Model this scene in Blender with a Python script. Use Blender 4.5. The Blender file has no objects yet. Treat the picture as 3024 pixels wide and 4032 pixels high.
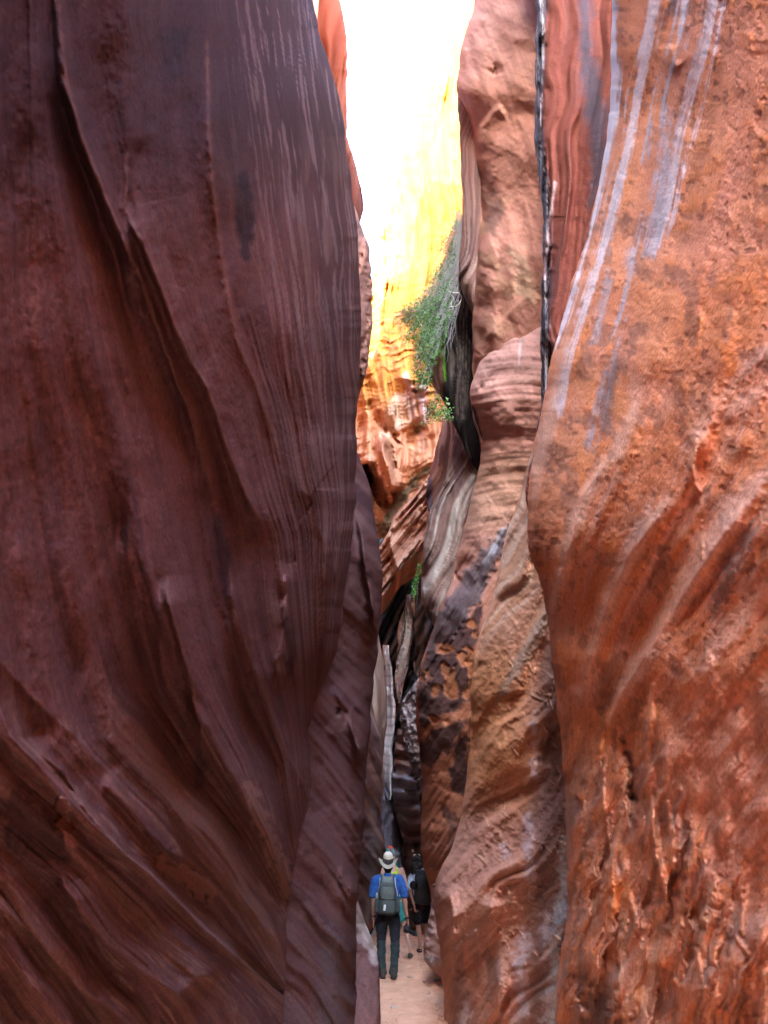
import bpy, math, random
import numpy as np
from mathutils import Vector, Matrix

# ------------------------------------------------------------------ camera, sky, sun, exposure
sc = bpy.context.scene
CAM_Z, PITCH, FPX = 1.55, math.radians(24.9), 3028.0
cam_d = bpy.data.cameras.new('camera'); cam = bpy.data.objects.new('camera', cam_d)
sc.collection.objects.link(cam); sc.camera = cam
cam_d.sensor_fit = 'VERTICAL'; cam_d.sensor_height = 36.0; cam_d.lens = FPX / 4032 * 36.0
cam_d.clip_start = 0.05; cam_d.clip_end = 3000
cam_d.dof.use_dof = True; cam_d.dof.focus_distance = 13.0; cam_d.dof.aperture_fstop = 5.6
cam.location = (0, 0, CAM_Z); cam.rotation_euler = (math.pi / 2 + PITCH, 0, 0)

SUN_EL, SUN_AZ = math.radians(32), math.radians(205)      # azimuth clockwise from +Y: behind the viewer, to the left
world = bpy.data.worlds.new('World'); sc.world = world; world.use_nodes = True
wn = world.node_tree.nodes; wl = world.node_tree.links
wn.clear()
wo = wn.new('ShaderNodeOutputWorld'); bg = wn.new('ShaderNodeBackground'); sky = wn.new('ShaderNodeTexSky')
sky.sky_type = 'NISHITA'; sky.sun_disc = False; sky.sun_elevation = SUN_EL; sky.sun_rotation = SUN_AZ
sky.air_density = 1.0; sky.dust_density = 1.5; sky.ozone_density = 1.0
bg.inputs['Strength'].default_value = 0.15
wl.new(sky.outputs['Color'], bg.inputs['Color']); wl.new(bg.outputs['Background'], wo.inputs['Surface'])
sd = bpy.data.lights.new('sun', 'SUN'); sun = bpy.data.objects.new('sun', sd); sc.collection.objects.link(sun)
sd.energy = 2.0; sd.angle = math.radians(0.5); sd.color = (1.0, 0.93, 0.80)
sdir = Vector((math.sin(SUN_AZ) * math.cos(SUN_EL), math.cos(SUN_AZ) * math.cos(SUN_EL), math.sin(SUN_EL)))
sun.rotation_euler = sdir.to_track_quat('Z', 'Y').to_euler(); sun.location = (6, -8, 60)
sc.view_settings.view_transform = 'Standard'; sc.view_settings.look = 'None'
sc.view_settings.gamma = 1.0; sc.view_settings.exposure = 5.15
cy = sc.cycles
cy.max_bounces = 10; cy.diffuse_bounces = 8; cy.glossy_bounces = 3; cy.transmission_bounces = 2
cy.use_denoising = True; cy.sample_clamp_indirect = 12.0; cy.caustics_reflective = False

# ------------------------------------------------------------------ numpy helpers
CP, SP = math.cos(PITCH), math.sin(PITCH)
def at_y(px, py, Y):
    """a photo pixel at ground distance Y -> world point"""
    v = (2016 - py) / FPX
    D = Y / (CP - v * SP)
    return (px - 1512) / FPX * D, Y + 0 * px, CAM_Z + D * (SP + v * CP)
def hsh(ix, iy, iz, seed):
    with np.errstate(over='ignore'):
        h = (ix.astype(np.uint32) * np.uint32(374761393) + iy.astype(np.uint32) * np.uint32(668265263)
             + iz.astype(np.uint32) * np.uint32(2147483647) + np.uint32((seed * 1274126177) % 4294967291))
        h = (h ^ (h >> np.uint32(13))) * np.uint32(1274126177)
        h = h ^ (h >> np.uint32(16)); h = h * np.uint32(2246822519); h = h ^ (h >> np.uint32(15))
    return h.astype(np.float64) / 4294967295.0
def noise(x, y, seed=0, z=None):
    x = np.asarray(x, float); y = np.asarray(y, float)
    xi = np.floor(x).astype(np.int64); yi = np.floor(y).astype(np.int64)
    fx = x - xi; fy = y - yi
    fx = fx * fx * fx * (fx * (fx * 6 - 15) + 10); fy = fy * fy * fy * (fy * (fy * 6 - 15) + 10)
    if z is None:
        z0 = np.zeros_like(xi)
        a = hsh(xi, yi, z0, seed); b = hsh(xi + 1, yi, z0, seed); c = hsh(xi, yi + 1, z0, seed); d = hsh(xi + 1, yi + 1, z0, seed)
        return ((a * (1 - fx) + b * fx) * (1 - fy) + (c * (1 - fx) + d * fx) * fy) * 2 - 1
    z = np.asarray(z, float); zi = np.floor(z).astype(np.int64); fz = z - zi; fz = fz * fz * (3 - 2 * fz)
    r = 0
    for k in (0, 1):
        a = hsh(xi, yi, zi + k, seed); b = hsh(xi + 1, yi, zi + k, seed); c = hsh(xi, yi + 1, zi + k, seed); d = hsh(xi + 1, yi + 1, zi + k, seed)
        r = r + ((a * (1 - fx) + b * fx) * (1 - fy) + (c * (1 - fx) + d * fx) * fy) * (fz if k else 1 - fz)
    return r * 2 - 1
def fbm(x, y, seed=0, octv=4, gain=0.5, lac=2.03):
    s = 0; a = 1.0; t = 0
    for k in range(octv):
        s = s + a * noise(x, y, seed + 17 * k); t += a; a *= gain; x = x * lac + 3.7; y = y * lac + 1.3
    return s / t
def sst(x, a=0.0, b=1.0):
    t = np.clip((x - a) / (b - a), 0, 1); return t * t * (3 - 2 * t)
def PL(s):
    return np.array([[float(v) for v in p.split(',')] for p in s.split()])
def curve_x(p, y, smooth=30):
    """x of a polyline p (x,y rows, y rising) at heights y, softly rounded"""
    o = 0
    for k, w in ((-1.5, .15), (-.7, .22), (0, .26), (.7, .22), (1.5, .15)):
        o = o + w * np.interp(y + k * smooth, p[:, 1], p[:, 0])
    return o
def sdist(px, py, p):
    """distance to polyline p, the side (+1 = right of a line drawn downwards), the place along it 0..1, its width column"""
    best = np.full(px.shape, 1e9); side = np.zeros(px.shape); al = np.zeros(px.shape); wd = np.zeros(px.shape)
    n = len(p) - 1
    for i in range(n):
        ax, ay = p[i, 0], p[i, 1]; bx, by = p[i + 1, 0], p[i + 1, 1]
        dx, dy = bx - ax, by - ay; L2 = dx * dx + dy * dy + 1e-9
        t = np.clip(((px - ax) * dx + (py - ay) * dy) / L2, 0, 1)
        d = np.hypot(px - ax - t * dx, py - ay - t * dy)
        m = d < best
        best = np.where(m, d, best)
        side = np.where(m, np.sign(dy * (px - ax) - dx * (py - ay)), side)
        al = np.where(m, (i + t) / n, al)
        if p.shape[1] > 2: wd = np.where(m, p[i, 2] * (1 - t) + p[i + 1, 2] * t, wd)
    return best, side, al, wd
def local(px, py, p, m):
    return (px > p[:, 0].min() - m) & (px < p[:, 0].max() + m) & (py > p[:, 1].min() - m) & (py < p[:, 1].max() + m)

class Face:
    """fields over one rock face: relief h (metres, towards the open canyon), colour, gloss"""
    def __init__(s, px, py, phi, along, seed, col):
        s.px, s.py, s.phi, s.al, s.seed = px, py, phi, along, seed
        s.h = np.zeros(px.shape); s.c = np.ones(px.shape + (3,)) * np.array(col); s.g = np.full(px.shape, 0.92)
        s.wob = fbm(px / 60, py / 90, seed + 900, 3) ; s.wob2 = fbm(px / 220, py / 600, seed + 903, 3); s.k = 0
        s.phi = phi + 22 * fbm(px / 210, py / 420, seed + 901, 2)
    def crease(s, pts, amp, wr=60, wl=12):
        """a step along a line: stands out by amp on its right side and dies away over wr, drops sharply on the left over wl"""
        p = PL(pts); W = max(wr, wl) * 3.2 + 30; m = local(s.px, s.py, p, W)
        if not m.any(): return
        x = s.px[m] + 10 * s.wob[m]; y = s.py[m]
        d, sg, al, _ = sdist(x, y, p)
        fade = sst(al, -.02, .18) * sst(1 - al, -.02, .18)
        t = d * sg
        s.h[m] += amp * fade * np.where(t > 0, np.exp(-(np.sqrt(t * t + 36) - 6) / wr), np.exp(-(np.sqrt(t * t + 36) - 6) / (wl * .8 + 3)))
    def ridge(s, pts, amp, w=25):
        p = PL(pts); m = local(s.px, s.py, p, 3 * w + 30)
        if not m.any(): return
        d, sg, al, _ = sdist(s.px[m] + 8 * s.wob[m], s.py[m], p)
        s.h[m] += amp * np.exp(-(d / w) ** 2) * sst(al, -.05, .15) * sst(1 - al, -.05, .15)
    def stain(s, pts, col, k=1.0, rag=14, soft=10, gloss=None, streak=0.0, h=0.0, sn=1.0):
        """a stain along a stroke; third column is its half-width; ragged, optionally combed along the bedding"""
        p = PL(pts); W = p[:, 2].max() + rag * 2 + soft * 2 + 12; m = local(s.px, s.py, p, W)
        s.k += 1
        if not m.any(): return
        x, y = s.px[m], s.py[m]
        d, sg, al, wd = sdist(x, y, p)
        nz = fbm(x / 30 / sn, y / 30 / sn, s.seed + 50 + s.k, 4)
        v = wd - d + rag * 1.6 * nz
        if streak: v = v + streak * fbm(s.phi[m] / 11, s.al[m] / 420, s.seed + 80 + s.k, 3)
        a = (k * sst(v, -soft, soft))[:, None]
        s.c[m] = s.c[m] * (1 - a) + np.array(col) * a
        if gloss is not None: s.g[m] = s.g[m] * (1 - a[:, 0]) + gloss * a[:, 0]
        if h: s.h[m] += h * a[:, 0]
    def poly(s, pts, col, k=1.0, rag=10, soft=8, gloss=None, h=0.0, sn=1.0):
        p = PL(pts); m = local(s.px, s.py, p, rag * 2 + soft * 2 + 12); s.k += 1
        if not m.any(): return
        x, y = s.px[m], s.py[m]
        q = np.vstack([p, p[:1]]); d, _, _, _ = sdist(x, y, q)
        ins = np.zeros(x.shape, bool)
        for i in range(len(p)):
            x1, y1 = q[i, :2]; x2, y2 = q[i + 1, :2]
            if y1 == y2: continue
            c = ((y1 > y) != (y2 > y)) & (x < (x2 - x1) * (y - y1) / (y2 - y1) + x1); ins ^= c
        v = np.where(ins, d, -d) + rag * 1.6 * fbm(x / 30 / sn, y / 30 / sn, s.seed + 150 + s.k, 4)
        a = (k * sst(v, -soft, soft))[:, None]
        s.c[m] = s.c[m] * (1 - a) + np.array(col) * a
        if gloss is not None: s.g[m] = s.g[m] * (1 - a[:, 0]) + gloss * a[:, 0]
        if h: s.h[m] += h * a[:, 0]
    def mix(s, m, col, k=1.0):
        a = np.clip(m * k, 0, 1)[..., None]; s.c = s.c * (1 - a) + np.array(col) * a
    def st(s, f, g, o=3, sd=0):
        """streaks drawn out along the bedding; fine octaves below what the mesh can hold are left out"""
        r = 0; a = 1; t = 0; x = s.phi / f; y = s.al / g; w = f
        for k in range(o):
            if k and w < 11: break
            r = r + a * noise(x + .6 * k * s.wob2, y + .2 * s.wob2, s.seed + sd + 31 * k); t += a; a *= .55; x = x * 2.07 + 5.1; y = y * 1.45 + 2.3; w /= 2.07
        return r / t

def rock_mat():
    m = bpy.data.materials.new('sandstone'); m.use_nodes = True
    n, l = m.node_tree.nodes, m.node_tree.links; n.clear()
    out = n.new('ShaderNodeOutputMaterial'); b = n.new('ShaderNodeBsdfPrincipled'); l.new(b.outputs[0], out.inputs['Surface'])
    at = n.new('ShaderNodeAttribute'); at.attribute_name = 'rock_colour'
    gl = n.new('ShaderNodeAttribute'); gl.attribute_name = 'rock_gloss'
    fl = n.new('ShaderNodeAttribute'); fl.attribute_name = 'bedding'
    geo = n.new('ShaderNodeTexCoord')
    n1 = n.new('ShaderNodeTexNoise'); n1.inputs['Scale'].default_value = 46; n1.inputs['Detail'].default_value = 6; n1.inputs['Roughness'].default_value = .7
    l.new(geo.outputs['Object'], n1.inputs['Vector'])
    n2 = n.new('ShaderNodeTexNoise'); n2.inputs['Scale'].default_value = 1.0; n2.inputs['Detail'].default_value = 3; n2.inputs['Roughness'].default_value = .55
    l.new(fl.outputs['Vector'], n2.inputs['Vector'])
    mr = n.new('ShaderNodeMapRange'); mr.inputs['From Min'].default_value = .3; mr.inputs['From Max'].default_value = .7
    mr.inputs['To Min'].default_value = .72; mr.inputs['To Max'].default_value = 1.28; l.new(n1.outputs['Fac'], mr.inputs['Value'])
    mr2 = n.new('ShaderNodeMapRange'); mr2.inputs['From Min'].default_value = .3; mr2.inputs['From Max'].default_value = .7
    mr2.inputs['To Min'].default_value = .82; mr2.inputs['To Max'].default_value = 1.18; l.new(n2.outputs['Fac'], mr2.inputs['Value'])
    mm = n.new('ShaderNodeMath'); mm.operation = 'MULTIPLY'; l.new(mr.outputs[0], mm.inputs[0]); l.new(mr2.outputs[0], mm.inputs[1])
    vm = n.new('ShaderNodeVectorMath'); vm.operation = 'SCALE'; l.new(at.outputs['Color'], vm.inputs[0]); l.new(mm.outputs[0], vm.inputs['Scale'])
    l.new(vm.outputs[0], b.inputs['Base Color']); l.new(gl.outputs['Fac'], b.inputs['Roughness'])
    sp_ = n.new('ShaderNodeMapRange'); sp_.inputs['From Min'].default_value = .35; sp_.inputs['From Max'].default_value = .8; sp_.inputs['To Min'].default_value = .4; sp_.inputs['To Max'].default_value = .04
    l.new(gl.outputs['Fac'], sp_.inputs['Value']); l.new(sp_.outputs[0], b.inputs['Specular IOR Level'])
    ad = n.new('ShaderNodeMath'); ad.operation = 'MULTIPLY_ADD'; ad.inputs[1].default_value = .45
    l.new(n2.outputs['Fac'], ad.inputs[0]); l.new(n1.outputs['Fac'], ad.inputs[2])
    bp = n.new('ShaderNodeBump'); bp.inputs['Strength'].default_value = .6; bp.inputs['Distance'].default_value = .015
    l.new(ad.outputs[0], bp.inputs['Height']); l.new(bp.outputs[0], b.inputs['Normal'])
    return m
ROCK = rock_mat()

def tag(o, label=None, cat=None, group=None, kind=None):
    if label: o['label'] = label
    if cat: o['category'] = cat
    if group: o['group'] = group
    if kind: o['kind'] = kind
    return o
def grid_mesh(name, X, Y, Z, mat, col=None, gloss=None, bed=None, flip=False):
    r, c = X.shape
    me = bpy.data.meshes.new(name)
    co = np.stack([X, Y, Z], -1).reshape(-1, 3).astype(np.float32)
    idx = np.arange(r * c).reshape(r, c)
    q = np.stack([idx[:-1, :-1], idx[:-1, 1:], idx[1:, 1:], idx[1:, :-1]], -1).reshape(-1, 4)
    if flip: q = q[:, ::-1]
    me.vertices.add(len(co)); me.vertices.foreach_set('co', co.ravel())
    me.loops.add(q.size); me.loops.foreach_set('vertex_index', q.ravel().astype(np.int32))
    me.polygons.add(len(q)); me.polygons.foreach_set('loop_start', np.arange(0, q.size, 4, dtype=np.int32))
    me.update(calc_edges=True)
    me.polygons.foreach_set('use_smooth', np.ones(len(q), bool))
    if col is not None:
        a = me.attributes.new('rock_colour', 'FLOAT_COLOR', 'POINT')
        a.data.foreach_set('color', np.concatenate([np.clip(col, .004, .95), np.ones(col.shape[:2] + (1,))], -1).astype(np.float32).ravel())
    if gloss is not None:
        a = me.attributes.new('rock_gloss', 'FLOAT', 'POINT'); a.data.foreach_set('value', gloss.astype(np.float32).ravel())
    if bed is not None:
        a = me.attributes.new('bedding', 'FLOAT_VECTOR', 'POINT'); a.data.foreach_set('vector', bed.astype(np.float32).ravel())
    me.materials.append(mat); me.validate()
    o = bpy.data.objects.new(name, me); sc.collection.objects.link(o)
    return o

STEP = 5.0
def body(name, label, L, R, YL, YR, paint, guides=None, angle=None, top=-160, bot=4150, near=None, nose='R', col=(.3, .13, .08),
         seed=1, round_e=.6, round_w=.10, wrap=3.0, rise=26.0, jag=3.0, bulge=0.0, depth_fn=None, step=None, ext_lean=0.0, bed=(26, 900), closed=False, wrapx=None,
         cat='rock wall', bedk=1.0, jf=70.0):
    """A rock mass: its outline (L,R as x,y) stands at its own distances YL..YR (metres from the viewer, left edge and right edge),
    is rounded at the free edge(s), carries traced relief and runs back `wrap` metres behind them."""
    st_ = step or STEP
    L, R = PL(L), PL(R)
    top = max(top, -160)
    py = np.arange(top, bot + 1, st_)
    xl = curve_x(L, py) ; xr = curve_x(R, py)
    n = int(max(12, np.max(xr - xl) / st_))
    t = np.linspace(0, 1, n)[None, :]
    if 'R' in nose: t = 1 - (1 - t) ** 1.15
    if 'L' in nose: t = t ** 1.15
    px = xl[:, None] + (xr - xl)[:, None] * t
    if 'L' in nose: px = px + (jag * fbm(py / jf, py * 0, seed + 5, 3) * 2)[:, None] * np.exp(-(px - xl[:, None]) / 60)
    if 'R' in nose: px = px + (jag * fbm(py / jf, py * 0 + 9, seed + 6, 3) * 2)[:, None] * np.exp(-(xr[:, None] - px) / 60)
    pyg = np.broadcast_to(py[:, None], px.shape)
    def val(s):
        if isinstance(s, str): p = PL(s); return np.interp(py, p[:, 1], p[:, 0])[:, None]
        return s
    v = (2016 - pyg) / FPX; K = CP - v * SP
    YL_, YR_ = val(YL), val(YR)
    Yg = 1.0 / ((1 - t) / YL_ + t / YR_)
    if bulge: Yg = Yg - bulge * np.sin(np.pi * t)
    if depth_fn is not None: Yg = Yg + depth_fn(px, pyg, t)
    if 'R' in nose:
        s_ = np.clip((t - (1 - round_w)) / round_w, 0, 1); Yg = Yg + round_e * (1 - np.sqrt(np.clip(1 - s_ ** 2, 0, 1)))
    if 'L' in nose:
        s_ = np.clip((round_w - t) / round_w, 0, 1); Yg = Yg + round_e * (1 - np.sqrt(np.clip(1 - s_ ** 2, 0, 1)))
    # bedding coordinate
    if guides:
        G = [PL(g) for g in guides]; ref = 1800.0
        vals = [np.interp(ref, g[:, 1], g[:, 0]) for g in G]
        for k in range(1, len(vals)): vals[k] = max(vals[k], vals[k - 1] + 60)
        gx = np.stack([np.interp(py, g[:, 1], g[:, 0]) for g in G], 1)
        for k in range(1, gx.shape[1]): gx[:, k] = np.maximum(gx[:, k], gx[:, k - 1] + 12)
        phi = np.empty(px.shape)
        for i in range(len(py)):
            x = px[i]; g = gx[i]
            o = np.interp(x, g, vals)
            o = np.where(x < g[0], vals[0] + (x - g[0]) * 1.0, o); o = np.where(x > g[-1], vals[-1] + (x - g[-1]) * 1.0, o)
            phi[i] = o
        along = pyg.copy()
    else:
        an = math.radians(angle if angle is not None else 90)        # direction of the beds in the picture, clockwise from +x
        w = 60 * fbm(px / 300, pyg / 300, seed + 33, 2)
        phi = -(px + w) * math.sin(an) + (pyg + w) * math.cos(an); along = px * math.cos(an) + pyg * math.sin(an)
    F = Face(px, pyg, phi, along, seed, col)
    paint(F)
    # relief, moved along each point's own sight line of the survey so traced features keep their places on the rock
    D0 = Yg / K
    dx = (px - 1512) / FPX
    def pts(D): return np.stack([dx * D, D * (CP - v * SP), CAM_Z + D * (SP + v * CP)], -1)
    P = pts(D0)
    gu = np.gradient(P, axis=1); gv = np.gradient(P, axis=0); nn = np.cross(gu, gv); nn /= np.linalg.norm(nn, axis=-1, keepdims=True) + 1e-12
    ray = pts(np.ones_like(D0)) - np.array([0, 0, CAM_Z]); ray /= np.linalg.norm(ray, axis=-1, keepdims=True)
    cosn = np.abs((nn * ray).sum(-1))
    edge = np.ones_like(t)
    if 'R' in nose: edge = edge * sst(1 - t, 0, .03)
    if 'L' in nose: edge = edge * sst(t, 0, .03)
    D = D0 - F.h * edge / np.maximum(cosn, .22) / np.linalg.norm(pts(np.ones_like(D0)) - np.array([0, 0, CAM_Z]), axis=-1)
    P = pts(D)
    X, Yw, Z = P[..., 0], P[..., 1], P[..., 2]
    C, Gl = F.c, F.g
    phi = F.phi; B = np.stack([phi / bed[0] * bedk, along / bed[1] * bedk, np.full(px.shape, seed * 3.1)], -1)
    wx = wrapx if wrapx is not None else (.06 if 'L' in nose and 'R' in nose else 1.0)
    def addcol(side, offs):
        if offs[0][1] > 0: offs = [(a * wx, b_) for a, b_ in offs]
        nonlocal X, Yw, Z, C, Gl, B
        for (ox, oy) in offs:
            j = 0 if side == 'L' else -1
            k0 = k_l if side == 'L' else k_r
            xx = X[:, k0][:, None] * 0 + (bx_l if side == 'L' else bx_r)[:, None] + ox; yy = (by_l if side == 'L' else by_r)[:, None] + oy
            zz = Z[:, j][:, None]
            cat_ = (lambda a, b: np.concatenate([b, a], 1)) if side == 'L' else (lambda a, b: np.concatenate([a, b], 1))
            X = cat_(X, xx); Yw = cat_(Yw, yy); Z = cat_(Z, zz)
            C = cat_(C, C[:, [j]]); Gl = cat_(Gl, Gl[:, [j]]); B = cat_(B, B[:, [j]] + np.array([abs(ox) + abs(oy), 0, 0]))
    k_l, k_r = 0, -1
    bx_l, by_l, bx_r, by_r = X[:, 0].copy(), Yw[:, 0].copy(), X[:, -1].copy(), Yw[:, -1].copy()
    if 'R' in nose: addcol('R', [(-.03 * wrap, .10 * wrap), (-.15 * wrap, .35 * wrap), (-.5 * wrap, .8 * wrap), (-1.2 * wrap, wrap)])
    if 'L' in nose: addcol('L', [(.03 * wrap, .10 * wrap), (.15 * wrap, .35 * wrap), (.5 * wrap, .8 * wrap), (1.2 * wrap, wrap)])
    if near == 'L': addcol('L', [(-.05, -.6), (-.3, -1.5), (-1.2, -2.6), (-3.5, -4.5), (-7, -8)])
    if near == 'R': addcol('R', [(.05, -.6), (.3, -1.5), (1.2, -2.6), (3.5, -4.5), (7.0, -8)])
    # upward extension to the rim
    if rise:
        z0 = Z[0]; xs = X[0]; ys = Yw[0]
        for k, f in enumerate((.06, .15, .3, .5, .75, 1.0)):
            zt = z0 + np.maximum(rise - z0, .5) * f
            X = np.concatenate([(xs + ext_lean * (zt - z0) + .25 * np.sin(zt * .7 + seed))[None], X]) if k else np.concatenate([(xs + ext_lean * (zt - z0))[None], X])
            Yw = np.concatenate([ys[None], Yw]); Z = np.concatenate([zt[None], Z])
            C = np.concatenate([C[[0]], C]); Gl = np.concatenate([Gl[[0]], Gl]); B = np.concatenate([B[[0]] + np.array([0, -.4, 0]), B])
    o = grid_mesh(name, X, Yw, Z, ROCK, C, Gl, B)
    tag(o, label, cat, None, 'structure')
    return o
# ------------------------------------------------------------------ the canyon
def none(F): pass
LEFT = (.096, .045, .044)  # base colour darkened and purpled to show the left side in shade
PURP = (.064, .033, .039)
def paint_a(F):
    r1 = F.st(38, 2600, 4, 1); r2 = F.st(9, 700, 3, 2); r3 = F.st(190, 2200, 2, 3)
    x, y = F.px, F.py
    fl = 1 - (1 - sst(x, 120, 520)) * (1 - sst(y, 1300, 2000)); r1 = r1 * fl; r2 = r2 * fl; r3 = r3 * (.25 + .75 * fl)
    F.h += .15 * r3 + .009 * r1 * sst(fbm(x / 400, y / 500, 41, 2), -.5, .3) + .0045 * fbm(x / 26, y / 40, 48, 4) + .03 * fbm(x / 170, y / 330, 58, 2)
    F.mix(sst(fbm(x / 18, y / 26, 49, 4), .1, .4), (.06, .03, .032), .3); F.mix(sst(fbm(x / 40, y / 60, 50, 4), .1, .4), (.10, .055, .052), .35)
    lower = sst(y, 2500, 3300); nose_ = sst(x, 900, 1250) * (1 - sst(y, 2300, 2900))
    F.h += .005 * r2 * (.2 + .9 * lower + 1.0 * nose_)
    F.h += .010 * np.abs(F.st(40, 520, 3, 9)) * nose_ + .010 * F.st(50, 900, 3, 12) * lower
    F.mix(lower * sst(F.st(60, 1500, 3, 15), -.1, .4), (.16, .095, .075), .7)
    F.mix(sst(r1, -.1, .5), (.10, .050, .048), .3)
    F.mix(sst(F.st(60, 900, 4, 5), .05, .5), PURP, .6)
    F.mix(sst(F.st(6, 500, 3, 6), .05, .5) * lower, (.16, .08, .062), .5)
    F.mix(sst(F.st(5, 300, 3, 7), .02, .4) * nose_, (.17, .105, .095), .75)
    F.mix(sst(y + .1 * x, 1250, 500), (.034, .022, .029), .85)  # paints the top of the wall darker to offset strong sky light
    sc_ = fbm((x - .13 * y) / 8, y / 190, 44, 3); F.mix(sst(sc_ + .25 * fbm(x / 200, y / 260, 45, 2), .18, .5) * sst(x - .13 * y, 780, 1050) * sst(y, 2300, 1500), (.16, .12, .125), .65); F.h += .010 * sc_ * sst(x - .13 * y, 780, 1050)
    F.mix(sst(fbm(F.phi / 12, F.al / 90, 46, 3), .3, .6) * lower, (.20, .12, .10), .6)
    F.g[:] = .9
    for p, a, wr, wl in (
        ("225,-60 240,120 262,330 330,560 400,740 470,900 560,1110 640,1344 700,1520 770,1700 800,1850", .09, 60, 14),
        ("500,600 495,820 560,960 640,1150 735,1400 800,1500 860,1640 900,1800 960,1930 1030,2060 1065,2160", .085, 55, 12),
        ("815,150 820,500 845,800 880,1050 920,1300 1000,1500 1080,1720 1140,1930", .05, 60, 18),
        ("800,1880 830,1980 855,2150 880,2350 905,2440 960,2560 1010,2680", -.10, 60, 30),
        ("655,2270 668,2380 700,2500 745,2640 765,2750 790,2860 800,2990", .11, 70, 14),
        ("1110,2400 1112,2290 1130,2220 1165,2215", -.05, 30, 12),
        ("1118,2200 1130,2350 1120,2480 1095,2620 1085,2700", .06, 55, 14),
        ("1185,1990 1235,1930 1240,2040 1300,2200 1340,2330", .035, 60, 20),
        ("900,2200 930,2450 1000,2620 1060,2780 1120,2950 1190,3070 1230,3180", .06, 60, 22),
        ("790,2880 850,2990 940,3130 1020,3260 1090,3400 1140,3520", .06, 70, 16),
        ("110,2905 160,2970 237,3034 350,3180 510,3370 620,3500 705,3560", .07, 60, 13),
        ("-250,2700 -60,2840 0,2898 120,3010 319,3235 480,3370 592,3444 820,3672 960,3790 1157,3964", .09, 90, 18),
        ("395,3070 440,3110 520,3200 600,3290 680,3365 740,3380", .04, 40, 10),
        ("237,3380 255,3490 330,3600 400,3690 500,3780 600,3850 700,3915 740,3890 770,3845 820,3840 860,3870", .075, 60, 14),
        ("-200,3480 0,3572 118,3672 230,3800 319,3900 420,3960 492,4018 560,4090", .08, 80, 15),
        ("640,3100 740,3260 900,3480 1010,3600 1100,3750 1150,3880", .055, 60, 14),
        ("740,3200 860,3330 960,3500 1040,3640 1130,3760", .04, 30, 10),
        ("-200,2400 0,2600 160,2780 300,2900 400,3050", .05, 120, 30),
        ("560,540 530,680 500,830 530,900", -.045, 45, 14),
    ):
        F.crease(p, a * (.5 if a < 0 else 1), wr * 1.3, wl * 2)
        if a > .045: F.stain(' '.join(q + ',%d' % (3 + 3 * (0 < i < len(p.split()) - 2)) for i, q in enumerate(p.split())), (.15, .085, .075), .5, 5, 9)  # pale strokes drawn along the crests for ridge highlights
    F.h *= .8
    F.stain("60,3180,60 120,3260,90 190,3330,70", (.035, .02, .022), .8, 30, 25)
    F.stain("780,2960,14 785,3020,24 780,3090,16", (.03, .026, .03), .6, 8, 14, h=-.02)
    F.stain("240,3160,16 260,3270,30 290,3330,12", (.17, .075, .055), .6, 16, 8, h=.02)
    F.stain("640,3400,30 780,3480,50 820,3540,20", (.18, .08, .055), .6, 26, 10, h=.02)
    F.stain("980,3090,26 1040,3250,34 1110,3450,30 1130,3600,14", (.24, .13, .10), .55, 26, 12, streak=14)
    F.stain("960,700,26 968,860,38 965,1010,14", (.02, .016, .024), .8, 10, 16)
    F.stain("690,150,60 680,300,30", (.016, .014, .022), .7, 20, 40)
    F.stain("1130,2430,14 1150,2560,22 1140,2650,10", (.03, .02, .024), .7, 10, 14)
    F.stain("860,2040,20 880,2200,26 890,2330,18", (.03, .02, .026), .8, 8, 14)
    F.stain("345,1640,8 360,1710,14 415,1770,8", (.17, .08, .07), .6, 8, 8)
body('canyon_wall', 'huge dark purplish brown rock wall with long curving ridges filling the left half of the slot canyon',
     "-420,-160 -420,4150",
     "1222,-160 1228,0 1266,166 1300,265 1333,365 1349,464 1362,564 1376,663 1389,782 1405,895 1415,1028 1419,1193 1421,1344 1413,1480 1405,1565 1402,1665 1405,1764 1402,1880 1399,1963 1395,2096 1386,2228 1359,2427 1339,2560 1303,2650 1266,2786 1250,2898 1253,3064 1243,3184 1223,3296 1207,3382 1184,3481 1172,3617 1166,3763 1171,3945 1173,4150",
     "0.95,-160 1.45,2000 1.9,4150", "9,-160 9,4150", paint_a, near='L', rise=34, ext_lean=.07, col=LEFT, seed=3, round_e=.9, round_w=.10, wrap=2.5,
     guides=["-900,-160 -800,1000 -550,2000 -500,3000 0,3500 500,4150",
             "-300,-160 -150,1000 -200,2000 -100,2750 0,2898 319,3235 592,3444 820,3672 1157,3964 1300,4150",
             "-100,-160 -50,1500 50,2500 109,2907 237,3034 510,3380 710,3563 900,3750 1165,4032 1240,4150",
             "100,-160 120,800 180,1500 330,2200 500,2700 720,3020 950,3300 1130,3600 1190,4032 1290,4150",
             "225,-160 255,300 380,650 520,1000 640,1344 740,1600 790,1800 850,2200 950,2600 1100,3000 1170,3400 1230,4032 1300,4150",
             "540,-160 560,500 700,1100 850,1500 1000,1950 1060,2100 1120,2500 1180,2900 1215,3300 1260,4150",
             "860,-160 900,500 1000,1200 1150,1700 1220,2100 1240,2600 1230,2900 1240,3300 1290,4150",
             "1160,-160 1210,100 1320,600 1370,1300 1365,2000 1310,2500 1262,2900 1262,3300 1310,4150"])

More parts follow.
